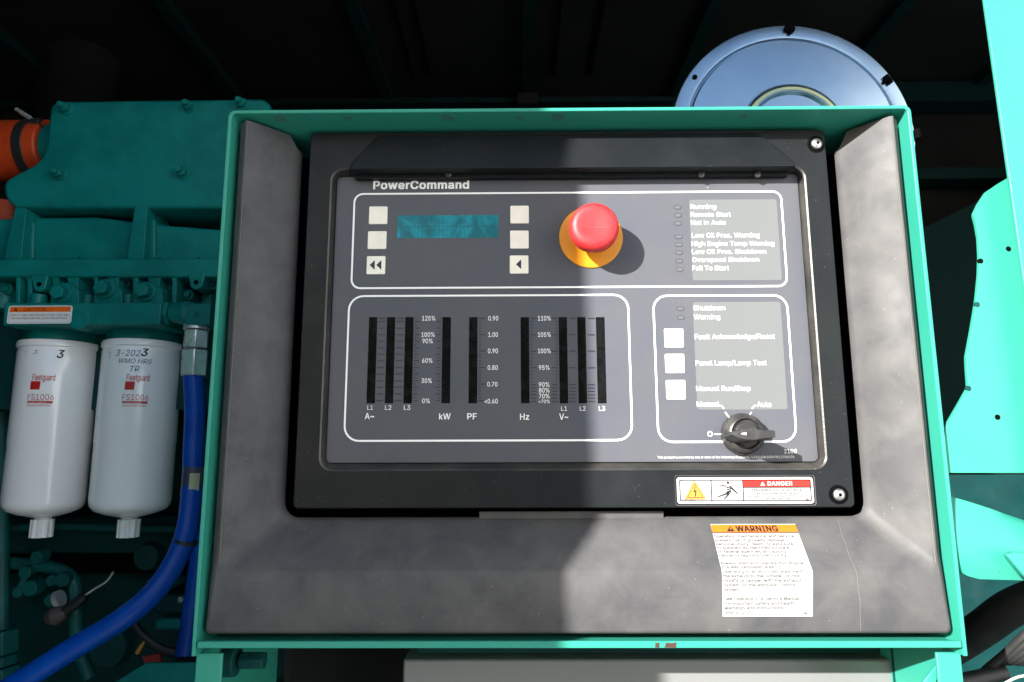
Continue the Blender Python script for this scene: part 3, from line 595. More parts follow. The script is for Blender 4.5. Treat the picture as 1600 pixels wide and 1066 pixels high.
# printed frames
def frame_line(tl, tr, br, bl, r, t=.00155):
    x0, z0, x1, z1 = pxrect(tl, tr, br, bl)
    b = MB(); b.ring(rrect(x0-t/2, z0-t/2, x1+t/2, z1+t/2, r+t/2), rrect(x0+t/2, z0+t/2, x1-t/2, z1-t/2, r-t/2), L2, L2)
    return build(b, 'frame_line', M['white'], face)
frame_line((554.5, 302), (1220, 301), (1230, 449), (549, 449), .0075)
frame_line((546, 462), (983, 462), (986, 690), (538, 687), .012)
frame_line((1022.5, 462), (1231, 462), (1242.5, 691), (1026.5, 690), .0115)
# lettering
def letters(items, Y=L2, mat=None, name='lettering', parent=None):
    for s, x0, x1, yb, cap, bd in items:
        b = MB(); ptext(b, s, x0, x1, yb, cap, Y, bd); build(b, name, mat or M['white'], parent or face, smooth=False)
letters([('PowerCommand', 583, 733, 295.5, 12, .030),
         ('Running', 1079, 1119, 326.5, 7, .004), ('Remote Start', 1079.5, 1142, 339, 7, .004), ('Not in Auto', 1080, 1134, 351.5, 7, .004),
         ('Low Oil Pres. Warning', 1081, 1187, 371.5, 7, .004), ('High Engine Temp Warning', 1081, 1210, 384.5, 7, .004),
         ('Low Oil Pres. Shutdown', 1081.5, 1197, 397, 7, .004), ('Overspeed Shutdown', 1082, 1186, 409.5, 7, .004), ('Fail To Start', 1082, 1139, 422.5, 7, .004),
         ('Shutdown', 1084, 1133, 485, 7.4, .004), ('Warning', 1084.5, 1125, 499, 7.4, .004),
         ('Fault Acknowledge/Reset', 1086, 1211, 530, 7.6, .004), ('Panel Lamp/Lamp Test', 1087, 1198, 571, 7.6, .004), ('Manual Run/Stop', 1088, 1173, 611, 7.6, .004),
         ('Manual', 1089, 1124, 635.5, 8, .004), ('Auto', 1183, 1205.5, 636, 8, .004),
         ('2100', 1225.5, 1245, 708.5, 6.5, .004),
         ('This product is covered by one or more of the following US patents; 5,563,458,5006781,5701070.', 1027.5, 1242, 716.5, 3.6, .0)])
letters([('L1', 574, 582.5, 640.5, 7, 0), ('L2', 601.5, 611.5, 640.5, 7, 0), ('L3', 631, 641, 640.5, 7, 0),
         ('A~', 570, 584.5, 655, 9.5, .012), ('kW', 686, 704, 655.5, 9.5, .012), ('PF', 730, 745, 655.5, 9.5, .012),
         ('Hz', 812.5, 827, 656, 9.5, .012), ('V~', 874, 888, 656, 9.5, .012),
         ('L1', 877, 886, 642, 7, 0), ('L2', 906, 915, 642, 7, 0), ('L3', 936, 945.5, 642, 7, .006),
         ('125%', 659.5, 680, 501, 7, .006), ('100%', 658.5, 679, 526.5, 7, .006), ('90%', 660, 676, 536.5, 7, .006),
         ('60%', 659.5, 675.5, 567, 7, .006), ('30%', 658.5, 674.5, 598.5, 7, .006), ('0%', 659.5, 671.5, 630, 7, .006),
         ('0.90', 763, 778.5, 501, 7, .006), ('1.00', 763, 778, 526.5, 7, .006), ('0.90', 762.3, 778, 552, 7, .006),
         ('0.80', 762, 777.8, 578, 7, .006), ('0.70', 761.3, 777.3, 604, 7, .006), ('<0.60', 757, 777.8, 630.5, 7, .006),
         ('110%', 840.5, 860.5, 501, 7, .006), ('105%', 840.5, 860.5, 526.5, 7, .006), ('100%', 840.5, 860.5, 552, 7, .006),
         ('95%', 842, 858.5, 578, 7, .006), ('90%', 842, 858.5, 604.5, 7, .006), ('80%', 842, 858.5, 613.5, 7, .006),
         ('70%', 842, 858.5, 622.5, 7, .006), ('<70%', 841.5, 859, 630, 5.2, .003)])
# lines and circle round the selector switch
def pln(mb, a, b_, wd=.0011, Y=L2):
    p, q = P(*a, Y), P(*b_, Y); return mb.strip((p.x, p.z), (q.x, q.z), wd, Y)
b = MB()
for a_, b2 in (((1124, 633.5), (1128, 634.5)), ((1127.5, 634), (1131.5, 639)), ((1133, 644), (1139, 652)), ((1181, 633.5), (1178, 634.5)), ((1178.5, 634), (1175, 639)),
               ((1174, 644), (1170, 651)), ((1116, 678.5), (1127, 678.5))): pln(b, a_, b2, .0010)
c = P(1109.5, 678, L2); b.ring(circ(c.x, c.z, .0022), circ(c.x, c.z, .0014), L2, L2)
build(b, 'switch_position_marks', M['white'], face, smooth=False)
# gauge scales (print)
A_y = [450+v/4.264 for v in (203,224,268,312,355,399,442,485,530,574,619,662,707,751)]
P_y = [450+v/4.264 for v in (203,311,420,530,641,752)]
V_y = [450+v/4.264 for v in (203,312,421,532,645,667,689,712,735,757)]
def ticks(segs):
    b = MB()
    for x0, x1, y in segs: pln(b, (x0, y), (x1, y), .00085)
    return build(b, 'scale_marks', M['ink'], face, smooth=False)
def lean_x(x, y): return x-(y-500)*.034*((785-x)/180 if x < 785 else 0)
sg = []
for y in A_y:
    for x0, x1 in ((592, 602.5), (620, 631)): sg.append((lean_x(x0, y), lean_x(x1, y), y))
ticks(sg)
def ladder(xa, xb, xs, ys, first_short=False, steps=2):
    s = []
    for i, y in enumerate(ys):
        if i == 0 and first_short: s.append((lean_x(xa, y), lean_x(xs, y), y))
        else: s.append((lean_x(xa, y), lean_x(xb, y), y))
    for i in range(1 if first_short else 0, len(ys)-1):
        for k in range(1, steps):
            y = ys[i]+(ys[i+1]-ys[i])*k/steps; s.append((lean_x(xa, y), lean_x(xs, y), y))
    return s
ticks(ladder(649, 655.5, 651.5, A_y, True, 2)); ticks(ladder(689.5, 683, 687, A_y, True, 2))
ticks(ladder(748.5, 758.5, 752, P_y, False, 5))
s1 = ladder(829, 838, 832, V_y[:5], False, 5)+[(829, 838, y) for y in V_y[5:]]
s2 = ladder(871.5, 862.5, 868.5, V_y[:5], False, 5)+[(871.5, 862.5, y) for y in V_y[5:]]
ticks(s1); ticks(s2)
ticks([(889.5, 900, y) for y in V_y]+[(918.5, 929.5, y) for y in V_y])
# gauge windows
gl = ((577.3, 590), (605.3, 618), (633.7, 646.6), (691.7, 704.8), (733.3, 746.3), (813.8, 827), (873.8, 886.8), (903, 916), (932.5, 946))
for a_, b2 in gl:
    a0 = lean_x(a_, 563); b0 = lean_x(b2, 563)
    p = P(a0, 495.8, YO); q = P(b0, 630.3, YO); pm = P(a0, 563, YO); qm = P(b0, 563, YO)
    b = MB(); b.ext([(pm.x, q.z), (qm.x, q.z), (qm.x, p.z), (pm.x, p.z)], L1, YO+.0008); build(b, 'gauge_window', M['bar'], box)
p = P(621.5, 337, YO); q = P(778.5, 371.5, YO)
b = MB(); b.ext(rrect(p.x, q.z, q.x, p.z, .0008, 3), L1, YO+.0008); build(b, 'display_window', M['lcd'], box)
b = MB()
for i in range(1, 24): x = p.x+(q.x-p.x)*i/24; b.strip((x, q.z+.0004), (x, p.z-.0004), .00022, L1-.0001)
zc_ = (p.z+q.z)/2; b.strip((p.x+.0004, zc_), (q.x-.0004, zc_), .0003, L1-.0001)
build(b, 'character_grid', pbr('lcd_grid', (.0, .035, .045), .3), box, smooth=False)
# keys
keys = [(591, 336.7, None), (589.3, 375.5, None), (587.5, 414.6, 'double arrow'), (811.8, 335.6, None), (811.5, 374.6, None), (811, 413.6, 'single arrow'),
        (1053, 528.4, None), (1054.4, 568.2, None), (1056, 609.2, None)]
k0 = None
for px, py, kd in keys:
    c = P(px, py, YO); sx = .0079; sz = .0079
    if k0 is None:
        b = MB(); b.ext(rrect(c.x-sx, c.z-sz, c.x+sx, c.z+sz, .0009, 3), YO-.0006, YO+.0005); k0 = build(b, 'push_key', M['button'], box, bevel=.0003); o = k0
    else:
        o = k0.copy(); col.objects.link(o); o.location = Vector((c.x, wloc(k0).y, c.z))-wloc(box)
    if kd:
        o['label'] = 'ivory key with a black '+kd
        b = MB(); yk = YO-.00085
        for dx in ((-.0052, .0004) if kd[0] == 'd' else (-.0025,)):
            b.flat([(c.x+dx, c.z), (c.x+dx+.0043, c.z-.0042), (c.x+dx+.0043, c.z+.0042)], yk)
        build(b, 'arrow_mark', M['ink'], o, smooth=False)
# indicator slots
sl0 = None
for px, py in ((1058.5, 324), (1059, 336.5), (1059.2, 349), (1060, 370), (1060.3, 382.3), (1060.8, 394.8), (1061.2, 408), (1061.6, 421), (1063, 482.2), (1063.5, 496.2)):
    c = P(px, py, YO)
    if sl0 is None:
        b = MB(); o1 = rrect(c.x-.0032, c.z-.0019, c.x+.0032, c.z+.0019, .00185, 5); o2 = rrect(c.x-.0024, c.z-.0012, c.x+.0024, c.z+.0012, .00115, 5)
        b.ring(o1, o1, YO+.0001, YO-.0003); b.ring(o1, o2, YO-.0003, YO-.0003); b.ring(o2, o2, YO-.0003, YO-.0001); 
        sl0 = build(b, 'indicator_slot', pbr('slot_rim', (.045, .045, .05), .4), box)
        b = MB(); b.flat(o2, YO-.00012); ln = build(b, 'lens', pbr('slot_lens', (.085, .085, .088), .3), sl0)
    else:
        o = sl0.copy(); col.objects.link(o); o.location = Vector((c.x, wloc(sl0).y, c.z))-wloc(box)
        l2 = ln.copy(); col.objects.link(l2); l2.parent = o

# emergency stop
c = P(923, 371, YO); ce = Vector((c.x, YO, c.z))
b = MB(); b.lathe(ce, (0, -1, 0), [(0, .0270), (.0012, .0270), (.0017, .0264), (.0017, .012)], 64)
es = build(b, 'emergency_stop', M['yellow'], box)
b = MB(); b.lathe(ce, (0, -1, 0), [(.002, .0115), (.014, .0115), (.0155, .0168), (.0175, .0191), (.0210, .0201), (.0255, .0203), (.0290, .0196), (.0312, .0180), (.0324, .0158), (.0327, .0136), (.0320, .009), (.0315, 0)], 64)
hd = build(b, 'mushroom_head', M['red'], es, ang=60)
b = MB()
for pts in ([(890, 352), (905, 352), (925, 356), (950, 356), (958, 351), (965, 345)], [(952, 330), (960, 338), (965, 345)]):
    q = [P(x, y, YO-.0325) for x, y in pts]
    for i in range(len(q)-1): b.strip((q[i].x, q[i].z), (q[i+1].x, q[i+1].z), .00012, YO-.03285)
build(b, 'scratch_mark', pbr('red_scratch', (.5, .10, .09), .5), es)

# selector switch
c = P(1158, 678.5, YO); cs = Vector((c.x, YO, c.z))
b = MB(); b.lathe(cs, (0, -1, 0), [(0, .0166), (.0040, .0168), (.0100, .0160), (.0138, .0132), (.0142, .0122), (.0115, .0108), (.0110, .0)], 56)
sw = build(b, 'selector_switch', M['knob'], box)
b = MB(); b.lathe(cs, (0, -1, 0), [(.0105, .0098), (.0150, .0094), (.0158, .0086), (.0158, 0)], 40); build(b, 'knob_hub', M['knob'], sw)
Yk = YO-.041
tip0 = P(1144, 677.5, Yk); tip1 = P(1211.5, 679.5, Yk); mid = P(1166, 678, Yk); cz = (tip0.z+tip1.z)/2
x0, x1 = tip0.x, tip1.x
st = [(x0, .0002, 0), (x0+.005, .0026, .0), (x0+.010, .0040, 0), (x0+.017, .0042, 0), (x0+.025, .0028, 0), (x1-.002, .0029, 0), (x1, .0023, 0)]
up_ = [(x, cz+hh) for x, hh, _ in st]; dn = [(x, cz-hh) for x, hh, _ in st][::-1]
outl = dn[::-1] + up_[::-1]
n = len(outl)
b = MB(); vs = [(p[0], Yk, p[1]) for p in outl]
def yb_(x): return YO-.0150 if x < x0+.026 else YO-.0150-(x-x0-.026)*.75
vs += [((p[0]-cs.x)*.93+cs.x if p[0] > cs.x+.012 else p[0], yb_(p[0]), (p[1]-cz)*1.25+cz-.0012) for p in outl]
b.add(vs, [tuple(range(n))]+[(i, n+i, n+(i+1) % n, (i+1) % n) for i in range(n)]+[tuple(range(2*n-1, n-1, -1))])
hn = build(b, 'handle', M['knob'], sw, bevel=.0006)
p = P(1157, 677.8, Yk-.0003); q = P(1166, 675.5, Yk-.0003); r_ = P(1166, 680, Yk-.0003)
b = MB(); b.flat([(p.x, p.z), (r_.x, r_.z), (q.x, q.z)], Yk-.0003); build(b, 'pointer_mark', M['white'], sw, smooth=False)

# danger label on the plate
x0, z0, x1, z1 = pxrect((1058, 743.5), (1270, 748), (1272, 789), (1057, 785), YP)
dl = build(MB().ext(rrect(x0, z0, x1, z1, .0022), YP-.0003, YP+.0002), 'danger_label', M['label'], box)
e_ = .0016
b = MB(); b.ring(rrect(x0-e_, z0-e_, x1+e_, z1+e_, .002), rrect(x0-e_+.0005, z0-e_+.0005, x1+e_-.0005, z1+e_-.0005, .0018), YP-.00035, YP-.0001); build(b, 'label_recess_line', M['bezel'], box)
Yl = YP-.0005; WX = x1-x0; WZ = z1-z0
def lx(u): return x0+u*WX
def lz(v): return z0+v*WZ
b = MB(); t = .0008
a1 = rrect(lx(.018), lz(.09), lx(.983), lz(.91), .0012); a2 = rrect(lx(.018)+t, lz(.09)+t, lx(.983)-t, lz(.91)-t, .001)
b.ring(a1, a2, Yl, Yl)
for u in (.252, .485): b.strip((lx(u), lz(.09)), (lx(u), lz(.91)), t, Yl)
b.strip((lx(.485), lz(.615)), (lx(.983), lz(.615)), t, Yl); build(b, 'label_border', M['label_ink'], dl, smooth=False)
b = MB(); b.flat([(lx(.487), lz(.625)), (lx(.981), lz(.625)), (lx(.981), lz(.895)), (lx(.487), lz(.895))], Yl); build(b, 'red_band', M['label_red'], dl, smooth=False)
def tri(cx, cz_, s, r): return rpoly([(cx-s, cz_-s*.78), (cx+s, cz_-s*.78), (cx, cz_+s*.95)], r)
b = MB(); b.flat(tri(lx(.132), lz(.49), WZ*.43, .0012), Yl); build(b, 'triangle_border', M['label_ink'], dl, smooth=False)
b = MB(); b.flat(tri(lx(.132), lz(.49), WZ*.405, .0011), Yl-.0001); build(b, 'warning_triangle', M['label_yellow'], dl, smooth=False)
b = MB(); ta = tri(lx(.132), lz(.475), WZ*.33, .0006); tb = tri(lx(.132), lz(.475), WZ*.295, .0004); b.ring(ta, tb, Yl-.0002, Yl-.0002)
bx_, bz_ = lx(.132), lz(.47)
b.flat([(bx_+WZ*u, bz_+WZ*v) for u, v in ((-.02,-.2),(.0,-.02),(-.03,-.02),(-.07,-.04),(.0,.2),(.03,.2),(-.02,.03),(.06,.05),(.02,-.2))], Yl-.0002)
build(b, 'bolt_symbol', M['label_ink'], dl, smooth=False)
def fig(mb, pts, wd):
    for i in range(len(pts)-1): mb.strip(pts[i], pts[i+1], wd, Yl)
b = MB(); F = lambda u, v: (lx(.252)+u*WX*.233, lz(.09)+v*WZ*.82)
h = F(.53, .86); b.flat(circ(h[0], h[1], WZ*.055, 16), Yl)
b.flat([F(.47,.72), F(.5,.38), F(.62,.4), F(.62,.72)], Yl)
b.flat([F(.60,.74), F(.64,.68), F(.84,.36), F(.80,.33), F(.57,.64)], Yl)
b.flat([F(.5,.72), F(.27,.77), F(.27,.73), F(.48,.66)], Yl)
b.flat([F(.48,.42), F(.60,.36), F(.40,.08), F(.36,.08), F(.50,.33)], Yl)
b.flat([F(.49,.44), F(.52,.33), F(.20,.18), F(.17,.22), F(.42,.36)], Yl)
fig(b, [F(.27,.75), F(.2,.84), F(.1,.86)], .0002); build(b, 'shock_figure', M['label_ink'], dl, smooth=False)
b = MB()
for k_ in range(3): b.strip(F(.46, .66-.09*k_), F(.6, .71-.09*k_), .0004, Yl-.0001)
build(b, 'figure_stripes', M['label'], dl, smooth=False)
EX, EZ = Vector((1, 0, 0)), Vector((0, 0, 1))
def ltext(s, u0, u1, v, cap, mat, bd=0, par=None, Y=None):
    b = MB(); put_text(b, s, Vector((lx(u0), Y or Yl-.0001, lz(v))), EX, EZ, (u1-u0)*WX, cap*WZ, bd)
    build(b, 'lettering', mat, par or dl, smooth=False)
ltext('DANGER', .665, .848, .685, .15, M['label'], .03)
b = MB(); b.flat(tri(lx(.63), lz(.745), WZ*.095, .0002), Yl-.0001); build(b, 'alert_triangle', M['label'], dl, smooth=False)
ltext('HAZARDOUS VOLTAGE', .55, .915, .47, .10, M['label_grey'], .015)
ltext('CAN CAUSE SEVERE INJURY OR DEATH', .57, .90, .355, .06, M['fine'], .015)
ltext('DISCONNECT ALL ELECTRICAL POWER TO GENSET', .51, .965, .255, .06, M['fine'], .015)
ltext('BEFORE SERVICING', .65, .83, .155, .06, M['fine'], .015)
ltext('-TMI-', .92, .97, .13, .07, M['label_ink'], .01)
ltext('0098-7389-1', .035, .13, .13, .045, M['fine'])

# warning label folded over the crease of the bezel
pD = Vector((0, dD, DBz)); pC = Vector((0, dC, CBz)); up2 = (pD-pC).normalized(); nn = EX.cross(up2)
if nn.y > 0: nn = -nn
pS = pC + nn*.0006
def S(px, py): return PP(px, py, pS, nn)
f0 = P(1128, 895, dC-.0004); f1 = P(1270, 893, dC-.0004); g0 = P(1129, 963.5, dC-.0004); g1 = P(1270, 964.5, dC-.0004)
s0 = S(1110, 819); s1_ = S(1242, 821)
b = MB(); ycr = dC-.0008; zcr = CBz-.0002
xa0, xb0 = f0.x, f1.x
rows = [[Vector((g0.x, dC-.0004, g0.z)), Vector((g1.x, dC-.0004, g0.z))], [Vector((xa0, dC-.0004, CBz-.002)), Vector((xb0, dC-.0004, CBz-.002))],
        [Vector((xa0-.0001, ycr+.0003, zcr)), Vector((xb0-.0001, ycr+.0003, zcr))],
        [S(1127, 889.5), S(1265, 888.5)], [s0, s1_]]
# the label is a straight strip: keep its sides parallel on the slope
for i in (3, 4): rows[i] = [rows[i][0], rows[i][0]+Vector((rows[2][1].x-rows[2][0].x, 0, 0))]
b.loft([[r_[0], r_[1]] for r_ in rows]); 
wl = build(b, 'warning_label', M['label'], box, ang=60)
sl = (s0-rows[3][0]); wl_w = rows[2][1].x-rows[2][0].x
ez = sl.normalized()
# text rows: on the slope, axes EX and ez (sheared as the label leans)
def srow(s, py, px0, px1, cap, mat, bd=0, off=.0003):
    a = PP(px0, py, pS+nn*off, nn); c_ = PP(px1, py, pS+nn*off, nn); t_ = PP(px0, py-cap, pS+nn*off, nn)
    b = MB(); put_text(b, s, a, EX, up2, c_.x-a.x, (t_-a).length, bd); build(b, 'lettering', mat, wl, smooth=False)
hp = [PP(1110.4, 820, pS+nn*.0002, nn), None, None, PP(1113, 832.5, pS+nn*.0002, nn)]
hw = Vector((wl_w, 0, 0))
b = MB(); b.add([hp[3]+EX*.0001, hp[3]+hw-EX*.0001, hp[0]+hw-EX*.0001, hp[0]+EX*.0001], [(0,1,2,3)]); build(b, 'orange_band', M['label_orange'], wl, smooth=False)
off = nn*.0003
a = PP(1113, 833, pS+off, nn); b = MB(); b.add([a, a+hw, a+hw+up2*.0008, a+up2*.0008], [(0,1,2,3)]); build(b, 'band_rule', M['label_ink'], wl, smooth=False)
srow('WARNING', 830.5, 1151, 1217, 8.5, M['label_ink'], .03, .0004)
ta = [PP(x, y, pS+nn*.0004, nn) for x, y in ((1135.5, 830.5), (1148, 830.5), (1141, 821.5))]
b = MB(); b.add(ta, [(0,1,2)]); build(b, 'alert_triangle', M['label_ink'], wl, smooth=False)
ta = [PP(x, y, pS+nn*.0005, nn) for x, y in ((1140.8, 828), (1142.6, 828), (1142.3, 824), (1140.8, 824))]
b = MB(); b.add(ta, [(0,1,2,3)]); build(b, 'exclamation_mark', M['label_orange'], wl, smooth=False)
T1 = [('Operation, maintenance, and service', 840, 1116, 1241), ('present risk of property damage,', 846.2, 1117.5, 1228), ('personal injury, death, or exposure', 852.2, 1119, 1240),
      ('to substances identified by state', 858, 1120.5, 1234), ('or federal agencies as causing', 864, 1122, 1229), ('cancer or reproductive toxicity.', 870, 1123.5, 1231),
      ('Always start and operate this engine', 882, 1126, 1256), ('in a well ventilated area. If', 888, 1127.5, 1220)]
for s, y, xa_, xb_ in T1: srow(s, y, xa_, xb_, 4.3, M['fine'], .015)
T2 = [('operating in an enclosed area, vent', 895.5, 1130, 1254), ('the exhaust to the outside. Do not', 902.5, 1129.5, 1249), ('modify or tamper with the exhaust', 909.5, 1130, 1252),
      ('system, or the emission control', 916.5, 1130.5, 1243), ('system.', 923.7, 1131, 1156), ("See Operator's or Service Manual", 938, 1131.5, 1250),
      ('for important safety and health', 945.3, 1131.5, 1242), ('warnings and instructions.', 952.5, 1132, 1226), ('0098-6074-02(D)', 960, 1132, 1181), ('-TMI-', 960.5, 1252, 1264)]
for i, (s, y, xa_, xb_) in enumerate(T2):
    b = MB(); ptext(b, s, xa_, xb_, y, 5.2 if i < 8 else 4.2, dC-.0007, .014); build(b, 'lettering', M['label_grey'] if i not in (9,) else M['label_ink'], wl, smooth=False)
# long scratch on the bezel right of the label
b = MB()
pts = [(1310, 813), (1315, 836), (1322, 852), (1326, 866), (1332, 880), (1337, 890)]
q = [PP(x, y, pC+nn*.0004, nn) for x, y in pts]
q += [P(x, y, dC-.0003) for x, y in ((1339, 899), (1341, 920), (1344, 940), (1344, 962), (1345, 986))]
for i in range(len(q)-1):
    d_ = Vector((.00010, 0, 0)); b.add([q[i]-d_, q[i]+d_, q[i+1]+d_, q[i+1]-d_], [(0,1,2,3)])
build(b, 'scratch_mark', M['scratch'], box, smooth=False)

# legs of the box stand
def leg(pxs, Yl_, name, gus=None):
    pts = pxpoly(pxs, Yl_); b = MB(); b.ext(rpoly(pts, .0015, 3), Yl_, Yl_+.003); return build(b, name, M['teal'], box, bevel=.0005)
lw = P(347, 1030, .008).x
b = MB(); b.box(-BX+.0001, .008, .42, lw, .011, P(320, 1021, .008).z); b.box(-BX+.0001, .0112, .42, -BX+.003, .18, zb-.0065)
build(b, 'stand_leg', M['teal'], box, bevel=.0008)
rw = P(1464, 1030, .008).x
b = MB(); b.box(rw, .008, .42, BX-.0001, .011, P(1470, 1020, .008).z); b.box(BX-.003, .0112, .42, BX-.0001, .18, zb-.0065)
p0, p1, p2 = P(1463, 1040, .012), P(1440, 1068, .012), P(1463, 1110, .012)
b.ext([(p1.x, p1.z), (p2.x, p2.z), (p0.x, p0.z)], .0115, .0145); build(b, 'stand_leg', M['teal'], box, bevel=.0008)
b = MB(); b.box(-BX+.0035, .2, .42, BX-.0035, .203, zb-.007); build(b, 'stand_dark_sheet', M['foam'], box)  # black sheet added for the dark shade below the box
b = MB(); b.box(P(1400, 1030, .098).x, .098, .42, BX-.0035, .101, zb-.007); build(b, 'stand_filler', M['teal_dark'], box)  # dark filler added where the leg's inner side lies in shadow
# bolt through the stand
c = P(375, 1032, .05); b = MB(); b.frustum((c.x-.012, .05, c.z), (c.x-.002, .05, c.z), .012, .012, 24); b.frustum((c.x+.0, .05, c.z), (c.x+.02, .05, c.z), .007, .007, 6)
build(b, 'stand_bolt', M['teal_dark'], box, bevel=.001)

# grey cabinet under the box
p = P(630, 1031, .105); q = P(1428, 1031, .105)
b = MB(); b.box(p.x, .105, .7, q.x, .3, p.z); cab = build(b, 'terminal_cabinet', M['cab'], bevel=.002)
tag(cab, 'plain light grey metal cabinet below the control panel', 'cabinet')
b = MB(); b.box(p.x+.01, .12, p.z+.001, q.x-.01, .3, zb-.001); ca2 = build(b, 'cabinet_mount', M['teal_dark'], cab)

# ------------------------------------------------------------------ right side machinery
# round silver drum lid behind the box
YD = .28
c = P(1239, 213, YD); rD = P(1422, 222, YD).x-c.x+.0085
air = thing('air_cleaner', (c.x, YD+.1, c.z-rD), 'round polished steel drum lid standing above and behind the control panel', 'air cleaner')
b = MB(); b.lathe((c.x, YD, c.z), (0, -1, 0), [(-.42, 0), (-.42, rD*.93), (-.012, rD*.93)], 72); build(b, 'canister', M['teal_dark'], air)
b = MB(); b.lathe((c.x, YD, c.z), (0, -1, 0), [(-.012, rD*.94), (-.012, rD), (-.004, rD*1.0), (0, rD*.985), (.001, rD*.90), (.0005, rD*.873), (-.003, rD*.862), (-.003, rD*.855), (.002, rD*.84), (.0035, rD*.45),
    (.0035, rD*.43), (.006, rD*.415), (.006, rD*.375), (.002, rD*.355), (.002, rD*.345), (.002, 0)], 96)
lid = build(b, 'lid', M['lid'], air, ang=50)
b = MB(); b.ring(circ(c.x, c.z, rD*.412, 64), circ(c.x, c.z, rD*.385, 64), YD-.0066, YD-.0066); b.ring(circ(c.x, c.z, rD*.425, 64), circ(c.x, c.z, rD*.417, 64), YD-.0045, YD-.0066)
build(b, 'raised_ring', M['zinc_gold'], air)
for px, py in ((1234, 45), (1388, 124), (1434, 209)):
    q = P(px, py, YD-.004); d_ = (Vector((q.x-c.x, 0, q.z-c.z))).normalized(); t_ = Vector((d_.z, 0, -d_.x))
    b = MB(); o0 = Vector((q.x, YD-.003, q.z))
    b.frustum(o0-t_*.006, o0+t_*.006, .0038, .0038, 10); b.frustum(o0-d_*.007+Vector((0,-.001,0)), o0+d_*.007+Vector((0,.004,0)), .0022, .0022, 8)
    build(b, 'lid_clip', M['gap'], air)
q = P(1086, 120, YD-.002); b = MB(); b.ext(circ(q.x, q.z, .0032), YD-.0018, YD+.0); build(b, 'rim_hole', M['gap'], air)

# big teal guard plate right of the box
YR = .006
edge = [(1575, 278), (1560, 287), (1541, 300), (1529, 318), (1521, 335), (1525, 350), (1529, 372), (1530.5, 400), (1529.5, 430), (1525.5, 470), (1518, 515), (1510, 558), (1511, 580), (1513, 605), (1498, 632), (1477, 668), (1440, 735)]
pts = edge + [(1440, 739), (1760, 739), (1760, 240), (1620, 258)]
gp = thing('radiator_guard', P(1640, 740, YR), 'bright teal sunlit steel guard sheet with small round holes right of the control panel', 'guard')
gq = [(max(x, BX+.0006), z) for x, z in rpoly(pxpoly(pts, YR), .006, 3)]
b = MB(); b.ext(gq, YR, YR+.003); build(b, 'guard_sheet', M['teal'], gp, bevel=.0006)
for px, py in ((1575.5, 389), (1558.5, 652), (1532, 408), (1526.5, 476), (1513, 607)):
    q = P(px, py, YR); b = MB(); b.ext([(x, z) for x, z in circ(q.x, q.z, .0021, 20)], YR-.0003, YR+.001); build(b, 'hole' if px not in (1526.5, 1513) else 'rivet', M['gap'] if px not in (1526.5, 1513) else M['teal_dark'], gp)
pa = P(1538, 0, -.01); pb = P(1600, 440, -.01); k = (pb.x-pa.x)/(pb.z-pa.z)
b = MB(); xL = lambda z: pa.x+k*(z-pa.z)
za, zc = CAM.z-.35, CAM.z+.50
b.ext([(xL(za), za), (xL(za)+.05, za), (xL(za)+.05, zc), (xL(zc), zc)], -.0100, -.0070); build(b, 'guard_post', M['teal'], gp, bevel=.0008)
# inner side panel far behind, shade put into its dark paint
YF = .85
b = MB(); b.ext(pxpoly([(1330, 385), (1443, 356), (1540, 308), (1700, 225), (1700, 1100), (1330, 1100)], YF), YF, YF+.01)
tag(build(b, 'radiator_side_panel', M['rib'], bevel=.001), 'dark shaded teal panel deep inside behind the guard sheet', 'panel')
# horizontal rails on the right rear
b = MB(); b.box(P(1380, 160, .95).x, .93, P(1400, 165, .95).z, 1.44, .99, P(1400, 135, .95).z); build(b, 'wall_rail', M['rib'], enc)
b = MB(); b.box(P(1380, 282, .95).x, .93, P(1400, 285, .95).z, 1.44, .99, P(1400, 268, .95).z); build(b, 'wall_rail', M['rib'], enc)

# curved teal duct below the guard
YQ = .004
tops = [(1484, 776), (1500, 780), (1520, 786), (1545, 794), (1570, 803), (1600, 813), (1640, 830), (1690, 855)]
bots = [(1498, 890), (1504, 896), (1512, 900), (1530, 905), (1560, 906), (1600, 907), (1640, 909), (1690, 912)]
L = []
for k in range(9):
    u = k/8; ln_ = []
    for t_, bt in zip(tops, bots):
        x = t_[0]+(bt[0]-t_[0])*u; y = t_[1]+(bt[1]-t_[1])*u
        ln_.append(P(x, y, YQ+.014-.014*math.sin(math.pi*(.12+.62*u))))
    L.append([Vector((max(v.x, BX+.0008), v.y, v.z)) for v in ln_])
und = [Vector((v.x, v.y+.12, v.z+.004)) for v in L[-1]]; bk_ = [Vector((v.x, v.y+.1, v.z-.01)) for v in L[0]]
b = MB(); b.loft([bk_]+L+[und]); duct = build(b, 'fan_duct', M['teal'], ang=70)
tag(duct, 'curved teal duct lit by the sun below the guard sheet', 'duct')
b = MB(); t4 = [P(x, y, YQ-.012) for x, y in ((1573, 866), (1590, 862), (1640, 880), (1640, 930), (1600, 897))]
b.ext(pxpoly([(1573, 867), (1586, 863), (1640, 868), (1640, 925), (1600, 900)], YQ-.012), YQ-.012, YQ-.006); build(b, 'duct_tab', M['teal'], duct, bevel=.001)
T2 = M['teal_old']
b = MB(); b.ext(pxpoly([(1420, 742), (1700, 742), (1700, 1100), (1420, 1100)], .42), .42, .43)
tag(build(b, 'lower_side_panel', T2), 'dark shaded teal panel behind the black hoses at lower right', 'panel')

